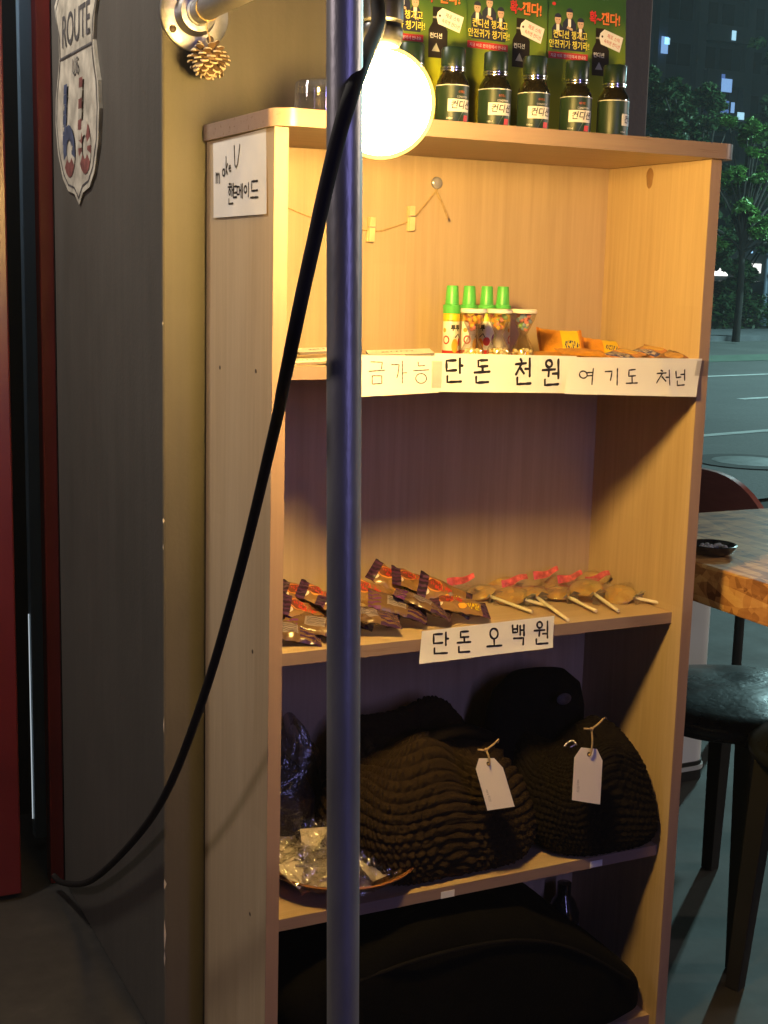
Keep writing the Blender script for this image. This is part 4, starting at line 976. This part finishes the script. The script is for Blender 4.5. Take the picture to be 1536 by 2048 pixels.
g = MB(); g.lathe([(.0, .004), (.05, .002), (.062, .0), (.065, .003), (.105, .020), (.126, .036), (.131, .0385), (.132, .041), (.128, .042), (.122, .037), (.100, .0235), (.06, .009), (.0, .008)], 56); g.build('bowl_body', plm, pt)
cardm = plain('cream_packet_card', (.74, .64, .48), .6, 0, .06, 40)
trink = plain('pale_trinket', (.62, .56, .46), .3, .2, .2, 60)
GPk = 'clear packets heaped in the wooden bowl'
def packet(label, c, rz, tilt, seed, L=.085, Wd=.06, roll=0):
    t = thing('clear_packet', label, 'packet', c, GPk, (tilt, roll, rz)); r_ = random.Random(seed)
    g = MB(); g.box((-L*.46, -Wd*.36, -.0004), (L*.05, Wd*.34, .0004)); g.build('backing_card', cardm, t, smooth=0)
    g = MB(); 
    for k in range(2): g.tube(spline([(r_.uniform(-.02, .02), r_.uniform(-.015, .015), .002), (r_.uniform(-.03, .03), r_.uniform(-.02, .02), .007), (r_.uniform(-.03, .03), r_.uniform(-.02, .02), .003), (r_.uniform(-.02, .02), r_.uniform(-.015, .015), .004)]), .0028, 8)
    g.ball((.012, .004, .004), .006, 12, 8, 0, (1, 1, .6)); g.build('trinket', trink, t)
    g = MB()
    def fn(u, v):
        x = u*2-1; y = v*2-1; h = .013*max(0, 1-x*x)**.5*max(0, 1-y*y)**.5
        h += .018*abs(noise.noise(Vector((u*5+seed*3.3, v*5, seed))))+.006*noise.noise(Vector((u*12, v*12, seed)))*(1-max(abs(x), abs(y))**4)
        return Vector((x*L*.56, y*Wd*.56, h+.003+.004*noise.noise(Vector((u*3, v*3, seed+20)))))
    g.grid(22, 18, fn); g.build('film_pouch', crinkle, t, smooth=25)
for a in ((('packet at the left rim of the bowl, card tilted up', (.108, .10, Z3+.040), .5, .45, 1)), (('packet at the front of the bowl beside the pole', (.155, .065, Z3+.036), -.5, .5, 2)), (('packet at the back left of the bowl, lying flat', (.125, .175, Z3+.048), .2, .5, 3)),
          (('packet hidden behind the pole in the bowl', (.195, .12, Z3+.052), .9, .6, 4)), (('packet at the right front of the bowl', (.240, .075, Z3+.040), .35, .55, 5)), (('packet standing up at the right of the bowl with round beads', (.250, .135, Z3+.060), -.3, .9, 6)), (('packet on top of the heap with a pale card', (.165, .125, Z3+.066), -.2, .75, 7))):
    packet(a[0], (a[1][0], a[1][1], a[1][2]+.006), a[2], a[3], a[4], .108, .078)
# hanging transparent bag at the back left
pb = thing('polythene_bag', 'dark crumpled polythene bag behind the bowl, by the left side', 'plastic bag', (.115, .215, Z3+.001))
g = MB()
def bagf(u, v):
    a = 2*PI*u; r = (.085*(1-.35*v)+.004)*(max(.0, math.sin(PI*(v*.93+.05)))**.4)
    q = Vector((r*math.cos(a), .62*r*math.sin(a), .262*v)); k = noise.noise(Vector((math.cos(a)*2.2, math.sin(a)*2.2, v*5)))
    return q*(1+.16*k)+Vector((.008*math.sin(v*9), 0, 0))
g.grid(48, 30, bagf); g.build('film_bag', film_dull, pb, smooth=35)
g = MB()
g.grid(30, 18, lambda u, v: Vector((.058*math.sin(PI*v)*math.cos(2*PI*u), .034*math.sin(PI*v)*math.sin(2*PI*u), .012+.19*v))*(1+.08*noise.noise(Vector((u*4, v*4, 3)))))
g.build('contents', knit_mat('dusky_wool', (.07, .05, .05)), pb, smooth=60)
hp = thing('hang_tag', 'small cream card with punched hole lying behind the bowl', 'card', on(1, .2, 618, 1668))
g = MB(); g.box((-.022, -.006, -.0005), (.024, .014, .0005), 0, Matrix.Rotation(.55, 4, 'X') @ Matrix.Rotation(-.1, 4, 'Z')); g.build('card', cardm, hp, smooth=0)

# ================================================================== BOTTOM TIER: BLACK BAG, SMALL BOX
bb = thing('black_bag', 'big black cloth bag filling the bottom tier', 'bag', (.412, .130, .0355))
g = MB()
def blk(u, v):
    a = 2*PI*u; ce = abs(math.cos(a))**.32*math.copysign(1, math.cos(a)); se = abs(math.sin(a))**.32*math.copysign(1, math.sin(a))
    ph = PI*v; r = max(0, math.sin(ph))**.24
    q = Vector((.363*r*ce, .134*r*se, .137*(1-abs(math.cos(ph))**.45*math.copysign(1, math.cos(ph)))))
    q.z *= 1-.66*max(0, (q.x-.07)/.28)**1.15-.20*max(0, -(q.x+.12)/.23)
    fold = noise.noise(Vector((q.x*4+q.z*3, q.y*5, q.z*9)))
    return q+Vector((.010*fold, .012*noise.noise(Vector((q.x*14, 2, q.z*7))), .016*fold*(v)))
g.grid(120, 60, blk); g.build('bag_body', knit_mat('black_canvas', (.003, .0028, .0028)), bb, smooth=60)
g = MB(); g.tube(spline([(-.27, -.128, .21), (-.12, -.138, .235), (.04, -.139, .23), (.17, -.137, .185), (.30, -.13, .095)]), .0035, 8); g.build('seam', black_c, bb)
bx = thing('small_bottle', 'small dark bottle standing at the back right of the bottom tier', 'bottle', (.722, .235, .0358))
g = MB(); g.lathe([(.0, 0), (.03, 0), (.032, .004), (.032, .12), (.022, .145), (.014, .155), (.014, .18), (.0, .182)], 28); g.build('bottle_body', plain('black_gloss', (.01, .01, .012), .12, 0, .1, coat=.6), bx)
g = MB(); g.lathe([(.0325, .03), (.0328, .031), (.0328, .1), (.0325, .101)], 28); g.build('label', plain('grey_label', (.10, .10, .10), .5), bx)

# ================================================================== RIGHT: TABLE, ASHTRAY, CHAIR, STOOLS, WHITE BIN
m, b, p = base('osb_board')
v1 = b.new('ShaderNodeTexVoronoi', feature='F1'); v1.inputs['Scale'].default_value = 46
b.put(v1.inputs['Vector'], b.coord('Object', (1, .22, 1), (0, 0, .5)))
v2 = b.new('ShaderNodeTexVoronoi', feature='F1'); v2.inputs['Scale'].default_value = 60
b.put(v2.inputs['Vector'], b.coord('Object', (.2, 1, .8), (0, .3, -.4)))
sp1 = b.new('ShaderNodeSeparateColor'); b.l.new(v1.outputs['Color'], sp1.inputs[0]); sp2 = b.new('ShaderNodeSeparateColor'); b.l.new(v2.outputs['Color'], sp2.inputs[0])
gr = b.noise(b.coord('Object', (60, 12, 60)), 2, 4, .6)
f = b.math('ADD', b.math('MULTIPLY', sp1.outputs[0], .45), b.math('ADD', b.math('MULTIPLY', sp2.outputs[1], .3), b.math('MULTIPLY', gr, .25)))
b.put(p.inputs['Base Color'], b.ramp(f, [(.2, (.16, .06, .022)), (.4, (.38, .17, .06)), (.6, (.55, .28, .10)), (.82, (.68, .42, .17))]))
p.inputs['Roughness'].default_value = .42; p.inputs['Specular IOR Level'].default_value = .14; p.inputs['Coat Weight'].default_value = .03; p.inputs['Coat Roughness'].default_value = .2
b.put(p.inputs['Normal'], b.bump(f, .18, .004)); OSB = m
TZ = .87
tx = on(2, TZ, 1440, 1139).x; fy = on(2, TZ, 1460, 1021).y
tb = thing('table', 'varnished chipboard table with a thick orange edge', 'table', (tx+.5, .4, 0))
g = MB(); g.box((tx, -.75, TZ-.076), (tx+1.05, fy, TZ)); g.build('tabletop', OSB, tb, origin=tb.location, smooth=0, bevel=.003)
legm = plain('charcoal_metal', (.03, .032, .034), .5, .3, .2)
for lx, ly in ((tx+.12, fy-.12), (tx+.93, fy-.12), (tx+.12, -.63), (tx+.93, -.63)):
    g = MB(); g.box((lx-.045, ly-.045, 0), (lx+.045, ly+.045, TZ-.0765)); g.build('leg', legm, tb, origin=tb.location, smooth=0, bevel=.004)
ac = on(2, TZ, 1424, 1108)
at_ = thing('ashtray', 'black glossy ashtray with grey ash on the chipboard table', 'ashtray', ac)
g = MB(); g.lathe([(.0, .0005), (.03, .0005), (.040, .006), (.046, .016), (.047, .020), (.044, .021), (.040, .017), (.030, .009), (.0, .008)], 40); g.build('dish', plain('black_melamine', (.015, .013, .014), .12, 0, .1, coat=.8), at_)
g = MB()
for k in range(26):
    a = rnd.random()*2*PI; r = .026*math.sqrt(rnd.random()); g.ball((r*math.cos(a), r*math.sin(a), .013+.004*rnd.random()), .005, 6, 5, 0, (1, 1, .6))
g.build('ash', plain('grey_ash', (.42, .42, .42), .9, 0, .3, 200), at_)
# chair beyond the table
cw = wood('dark_red_chair_wood', (.40, .12, .09), (.28, .08, .06), 'y', .4)
cx = 2.2; pT = on(0, cx, 1458, 949); pR = on(0, cx, 1536, 990)
ch = thing('chair', 'dark red wooden chair with a curved back beyond the table', 'chair', (cx, pT.y+.05, 0))
g = MB(); y0 = pT.y+.42; y1 = pT.y-.22; n = 20; zt = pT.z+.01; zb = zt-.26
top = [(y0+(y1-y0)*i/n, zt-.17*abs((i/n-.5)*2)**3.2) for i in range(n+1)]
vs = []
for xo in (0, .022):
    vs += [(cx+xo-.05*math.sin(PI*i/n), yy, zz) for i, (yy, zz) in enumerate(top)]+[(cx+xo-.05*math.sin(PI*i/n), yy, zb) for i, (yy, zz) in enumerate(top)]
N = n+1; fs = []
for i in range(n):
    fs += [(i, i+1, N+i+1, N+i), (2*N+i, 3*N+i, 3*N+i+1, 2*N+i+1), (i, 2*N+i, 2*N+i+1, i+1), (N+i, N+i+1, 3*N+i+1, 3*N+i)]
fs += [(0, N, 3*N, 2*N), (n, 2*N+n, 3*N+n, N+n)]
g.add(vs, fs); g.build('backrest', cw, ch, origin=ch.location)
ym = (y0+y1)/2
g = MB(); pts = [(x+cx-.42, y+ym) for x, y in rrect(0, -.22, .42, .22, .06, 6)]; n = len(pts)
g.add([(x, y, .43) for x, y in pts]+[(x, y, .455) for x, y in pts], [tuple(range(n)), tuple(range(2*n-1, n-1, -1))]+[(i, i+n, (i+1) % n+n, (i+1) % n) for i in range(n)]); g.build('seat', cw, ch, origin=ch.location, smooth=0)
for lx, ly, top_ in ((cx-.38, ym-.19, .43), (cx-.38, ym+.19, .43), (cx-.0, ym-.20, zb+.03), (cx-.0, ym+.20, zb+.03)):
    g = MB(); g.tube([(lx, ly, 0), (lx, ly, top_)], .016, 12); g.build('leg', legm, ch, origin=ch.location)
# stools
m, b, p = base('black_vinyl')
f1 = b.noise(b.coord('Object'), 9, 4, .6); f2 = b.noise(b.coord('Object'), 55, 4, .7)
b.put(p.inputs['Base Color'], b.ramp(f1, [(.3, (.008, .009, .009)), (.7, (.016, .018, .018))])); b.put(p.inputs['Roughness'], b.math('MULTIPLY_ADD', f1, .22, .17)); p.inputs['Specular IOR Level'].default_value = .38
b.put(p.inputs['Normal'], b.bump(b.math('ADD', f1, b.math('MULTIPLY', f2, .25)), .22, .012)); VIN = m
blackleg = plain('black_painted_wood', (.012, .011, .011), .5, 0, .2)
def make_stool(label, c, z, rz):
    t = thing('stool', label, 'stool', (c[0], c[1], 0), 'black vinyl stools by the table', (0, 0, rz))
    g = MB(); R = .245
    g.grid(56, 22, lambda u, v: (lambda a, q: Vector(((q[0])*math.cos(a), q[0]*math.sin(a), q[1]+.004*noise.noise(Vector((q[0]*9*math.cos(a), q[0]*9*math.sin(a), 2))))))(2*PI*u, [(0, z+.004), (0.057, z+.004), (0.1026, z+.003), (0.1482, z), (0.1881, z-.004), (0.2166, z-.010), (0.2348, z-.020), (0.244, z-.027), (0.2451, z-.038), (0.244, z-.046), (0.236, z-.050), (0.2223, z-.052), (0.2166, z-.052), (0.2109, z-.052), (0.2052, z-.052), (0.171, z-.052), (0.1368, z-.052), (0.1026, z-.052), (0.0684, z-.052), (0.0456, z-.052), (0.0228, z-.052), (0.0114, z-.052), (0, z-.052)][min(22, int(round(v*22)))]))
    g.build('seat', VIN, t, smooth=60)
    for k in range(4):
        a = PI/4+k*PI/2; ca, sa = math.cos(a), math.sin(a)
        g = MB(); b0_, b1_ = .212, .245
        def sq(r, zz, h): return [(r*ca+dx*h, r*sa+dy*h, zz) for dx, dy in ((-1, -1), (1, -1), (1, 1), (-1, 1))]
        g.add(sq(b1_, 0, .015)+sq(b0_, z-.0525, .021), [(0, 3, 2, 1), (4, 5, 6, 7), (0, 1, 5, 4), (1, 2, 6, 5), (2, 3, 7, 6), (3, 0, 4, 7)]); g.build('leg', blackleg, t, smooth=0, bevel=.002)
    return t
make_stool('black round vinyl stool tucked between the bookcase and the table', (1.225, .345), .525, .20)
make_stool('black stool at the right picture edge, in front of the other one', (1.262, -.02), .53, .35)
# white bin on a dark plinth
wb = thing('storage_bin', 'white plastic bin with a dark plinth behind the stool', 'bin', (1.6, 1.2, 0))
fr = on(2, .012, 1412, 1547); fl = Vector((fr.x-.42, fr.y-.02, 0))
g = MB(); x1, y_ = fr.x, fr.y; x0 = x1-.46
pts = rrect(x0, y_, x1, y_+.34, .045, 8); n = len(pts)
g.add([(x, y, .055) for x, y in pts]+[(x+.0*(x-x0), y, .64) for x, y in pts], [tuple(range(n)), tuple(range(2*n-1, n-1, -1))]+[(i, i+n, (i+1) % n+n, (i+1) % n) for i in range(n)])
g.build('bin_body', plain('white_plastic', (.72, .74, .74), .4, 0, .05), wb, origin=wb.location)
for nm, z0, z1, e, mm in (('plinth', 0, .030, .004, black_plastic), ('trim_strip', .0305, .042, .006, plain('grey_trim', (.5, .52, .52), .4)), ('gasket', .0425, .0545, .003, black_plastic), ('lid', .6405, .67, .008, lidm)):
    pts = rrect(x0-e, y_-e, x1+e, y_+.34+e, .047, 8)
    g = MB(); g.add([(x, y, z0) for x, y in pts]+[(x, y, z1) for x, y in pts], [tuple(range(n)), tuple(range(2*n-1, n-1, -1))]+[(i, i+n, (i+1) % n+n, (i+1) % n) for i in range(n)])
    g.build(nm, mm, wb, origin=wb.location)

# ================================================================== ACROSS THE ROAD
leaf_m = []
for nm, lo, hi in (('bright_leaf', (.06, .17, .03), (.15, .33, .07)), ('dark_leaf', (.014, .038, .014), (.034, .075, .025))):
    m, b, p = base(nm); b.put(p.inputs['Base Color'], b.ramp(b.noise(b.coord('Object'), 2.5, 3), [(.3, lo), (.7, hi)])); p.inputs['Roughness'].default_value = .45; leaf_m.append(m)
bark = plain('grey_bark', (.022, .020, .018), .9, 0, .3, 6, .4, 12)
def leaves(g, c, R, n, size, r_, mi=0):
    for _ in range(n):
        d = Vector((r_.gauss(0, 1), r_.gauss(0, 1), r_.gauss(0, 1))).normalized()*(r_.random()**.45)
        q = Vector(c)+Vector((d.x*R[0], d.y*R[1], d.z*R[2]))
        a = Vector((r_.gauss(0, 1), r_.gauss(0, 1), r_.gauss(0, .5))).normalized(); b_ = a.cross(Vector((r_.gauss(0, .6), r_.gauss(0, .6), 1))).normalized()
        s_ = size*r_.uniform(.6, 1.3)
        g.add([q-a*s_, q+b_*s_*.45, q+a*s_, q-b_*s_*.45], [(0, 1, 2, 3)], mi)
def tree(label, base_, h, clumps, seed, size, trunk_r=.14, mats=None, n=260):
    r_ = random.Random(seed); t = thing('street_tree', label, 'tree', base_, 'trees across the road')
    g = MB(); g.tube(spline([(0, 0, 0), (.05, .02, h*.3), (-.04, .05, h*.6), (.02, 0, h*.85)]), [trunk_r*(1-.7*i/18) for i in range(19)], 10); 
    for c, R in clumps:
        s0 = Vector((.0, .0, h*.35+.25*c[2]*.5)); g.tube(spline([s0, (s0+Vector(c))/2+Vector((0, 0, .2)), Vector(c)], 4), [trunk_r*.4*(1-.75*i/8) for i in range(9)], 6)
    g.build('trunk', bark, t)
    g = MB()
    for c, R in clumps:
        for k in range(7):
            cc = Vector(c)+Vector((r_.uniform(-1, 1)*R[0], r_.uniform(-1, 1)*R[1], r_.uniform(-1, 1)*R[2]))*.75
            leaves(g, cc, (R[0]*.42, R[1]*.42, R[2]*.34), n, size, r_)
    g.build('crown', mats or leaf_m[0], t, smooth=0); return t
def tree_at(label, px, py, Y, pxclumps, seed, size, mats=None, n=200, tr=.14):
    """clumps given as photo pixels on the plane y=Y"""
    bs = on(1, Y, px, py); bs.z = 0; cl = []; top = 0
    for qx, qy, rp in pxclumps:
        q = on(1, Y, qx, qy); k = rp*(q-CAM).length/FPX; cl.append(((q.x-bs.x, q.y-bs.y+rnd.uniform(-.6, .6), q.z), (k, k, k*.72))); top = max(top, q.z)
    return tree(label, bs, top, cl, seed, size, tr, mats, n)
rt = random.Random(31)
def cloud(x0, y0, x1, y1, n, r0, r1): return [(rt.uniform(x0, x1), rt.uniform(y0, y1), rt.uniform(r0, r1)) for _ in range(n)]
tree_at('leafy tree with bright green sprays right of the bookcase', 1473, 655, 23.5, cloud(1445, 235, 1600, 330, 16, 11, 22)+cloud(1430, 330, 1600, 500, 20, 14, 26), 21, .085, n=75, tr=.10)
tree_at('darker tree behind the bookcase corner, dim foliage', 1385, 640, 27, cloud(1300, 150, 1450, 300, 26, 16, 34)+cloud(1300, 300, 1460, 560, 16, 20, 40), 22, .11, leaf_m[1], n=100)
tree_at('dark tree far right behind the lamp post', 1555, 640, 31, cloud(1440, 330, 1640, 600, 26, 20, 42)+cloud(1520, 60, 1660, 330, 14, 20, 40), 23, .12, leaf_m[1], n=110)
# hedge along the far pavement
hd = thing('hedge', 'low dark clipped hedge along the far pavement', 'hedge', tuple(RU*35+RN*23.9))
r_ = random.Random(4); g = MB()
for k in range(1500):
    u = r_.uniform(-16, 22); n_ = 23.35+r_.uniform(0, 1.3); zz = r_.uniform(.1, 1.0+.25*noise.noise(Vector((u*.5, 0, 0))))
    q = RU*(35+u)+RN*n_+Vector((0, 0, zz))-hd.location; leaves(g, q, (.28, .28, .22), 8, .09, r_)
g.build('foliage', leaf_m[1], hd, smooth=0)
# lamp post
lp_b = on(2, .08, 1526, 652)
lpz = thing('street_lamp', 'slim blue grey lamp post at the far kerb', 'street lamp', lp_b)
g = MB(); g.lathe([(.13, 0), (.13, .25), (.075, .3), (.06, 7.5), (.0, 7.52)], 16); g.build('post', plain('blue_grey_paint', (.20, .25, .34), .45, .3), lpz)
g = MB(); g.tube([(0, 0, 7.4), (-.3, -.8, 7.7), (-.5, -1.5, 7.75)], .04, 8); g.build('arm', MATS['blue_grey_paint'], lpz)
g = MB(); g.box((-.62, -2.0, 7.68), (-.42, -1.45, 7.8)); g.build('lamp_head', legm, lpz, smooth=0)
# shop with a lit front, beyond the hedge
sh = thing('lit_shop', 'low shop with a bright white lit front behind the trees', 'shop', (36, 42, 0))
Ysh = 42.0
def shp(px, py): return on(1, Ysh, px, py)
a = shp(1300, 470); b_ = shp(1620, 640)
g = MB(); g.box((a.x, Ysh+.06, 0), (b_.x, Ysh+8, a.z)); g.build('wall', plain('shop_dark_wall', (.05, .055, .06), .8), sh, origin=sh.location, smooth=0)
lit = emit('lit_shop_front', (1, .98, .92), 2.2)
for x0, y0, x1, y1 in ((1421, 526, 1456, 551), (1480, 528, 1522, 545), (1470, 546, 1486, 566)):
    q0, q1 = shp(x0, y1), shp(x1, y0); g = MB(); g.box((q0.x, Ysh-.02, q0.z), (q1.x, Ysh+.05, q1.z)); g.build('lit_window', lit, sh, origin=sh.location, smooth=0)
blue_lit = emit('cool_lit_glass', (.35, .65, 1), 1.0)
for x, y in ((1456, 483), (1500, 504), (1515, 503)):
    q = shp(x, y); g = MB(); g.ball((q.x, Ysh-.1, q.z), .055, 8, 6); g.build('sign_lamp', blue_lit, sh, origin=sh.location)
# parked car beyond the hedge, only roof and tail lamp show
cc = on(1, 36, 1490, 590); cc.z = 0
pk = thing('parked_car', 'dark parked car with a red tail lamp behind the hedge', 'car', cc)
dk = plain('dark_car_paint', (.02, .022, .028), .25, .2, .1, coat=.6)
g = MB(); prof = [(-2.1, .3), (-2.15, .75), (-2.0, .95), (-1.5, 1.0), (-.9, 1.42), (.6, 1.45), (1.2, 1.0), (2.0, .88), (2.15, .6), (2.1, .3)]; n = len(prof)
g.add([(x, -.85, z) for x, z in prof]+[(x, .85, z) for x, z in prof], [tuple(range(n)), tuple(range(2*n-1, n-1, -1))]+[(i, i+n, (i+1) % n+n, (i+1) % n) for i in range(n)]); g.build('body', dk, pk, smooth=0, bevel=.05)
g = MB(); g.add([(-1.35, -.853, 1.02), (-.85, -.853, 1.36), (.52, -.853, 1.38), (1.0, -.853, 1.02)], [(0, 1, 2, 3)]); g.build('side_window', plain('car_glass', (.02, .025, .03), .08), pk, smooth=0)
for wx in (-1.35, 1.35):
    g = MB(); g.lathe([(.0, -.1), (.2, -.1), (.31, -.08), (.32, .08), (.2, .1), (.0, .1)], 20, 0, Matrix.Translation((wx, -.8, .32)) @ Matrix.Rotation(PI/2, 4, 'X')); g.build('wheel', black_rubber, pk)
g = MB(); g.box((-2.2, -.78, .72), (-2.05, -.45, .86)); g.build('tail_lamp', emit('red_tail_lamp', (.8, .03, .04), .35), pk, smooth=0)
# apartment block
YB = 75.0
ab = thing('apartment_block', 'tall dark apartment block with a few bluish lit windows', 'building', tuple(on(1, YB, 1420, 560).xy)+(0,))
def bp(px, py): return on(1, YB, px, py)
x0, x1 = bp(1180, 300).x, bp(1760, 300).x
conc = plain('night_concrete', (.050, .066, .088), .85, 0, .15, .3); conc2 = plain('night_concrete_pale', (.095, .115, .14), .85, 0, .15, .3)
g = MB(); g.box((x0, YB, 0), (x1, YB+12, 36)); bw = g.build('wall', conc, ab, origin=ab.location, smooth=0)
for px in (1388, 1484, 1310, 1560):
    g = MB(); x = bp(px, 200).x; g.box((x-.35, YB-.5, 0), (x+.35, YB, 36)); g.build('rib', conc2, ab, origin=ab.location, smooth=0)
for k in range(2, 12):
    g = MB(); z = k*2.9; xa, xb = bp(1395, 200).x, bp(1478, 200).x
    g.box((xa, YB-.9, z), (xb, YB, z+1.05)); g.build('balcony', conc2, ab, origin=ab.location, smooth=0)
dglass = plain('unlit_glass', (.015, .02, .03), .15)
for k in range(2, 12):
    for px in (1335, 1362, 1412, 1445, 1505, 1540):
        x = bp(px, 200).x; z = k*2.9+1.2
        g = MB(); g.box((x-.5, YB-.06, z), (x+.5, YB-.003, z+1.4)); g.build('window', dglass, ab, origin=ab.location, smooth=0)
lw1 = emit('bluish_lit_window', (.30, .55, 1.0), .75); lw2 = emit('pale_lit_window', (.45, .80, 1.0), 1.0); lw3 = emit('dim_lit_window', (.16, .30, .75), .5)
for (xa, ya, xb, yb_, mm) in ((1304, 78, 1319, 110, lw1), (1311, 80, 1322, 92, lw2), (1445, 66, 1454, 84, lw2), (1425, 152, 1432, 160, lw3), (1424, 162, 1446, 186, lw1), (1423, 205, 1440, 228, lw3), (1443, 208, 1451, 228, lw1), (1456, 228, 1470, 241, lw2)):
    q0, q1 = bp(xa, yb_), bp(xb, ya); g = MB(); g.box((q0.x, YB-.97, q0.z), (q1.x, YB-.93, q1.z)); o = g.build('lit_window', mm, ab, origin=ab.location, smooth=0)

# ================================================================== NIGHT AIR
m = bpy.data.materials.new('night_air'); m.use_nodes = True; n_ = m.node_tree; n_.nodes.clear()
pv = n_.nodes.new('ShaderNodeVolumePrincipled'); pv.inputs['Color'].default_value = (.86, .92, 1, 1); pv.inputs['Density'].default_value = .0013
oo = n_.nodes.new('ShaderNodeOutputMaterial'); n_.links.new(pv.outputs[0], oo.inputs['Volume'])
g = MB(); g.box((-170, -80, -1.1), (270, 270, 38)); hz = g.build('haze', m, smooth=0); hz['kind'] = 'stuff'
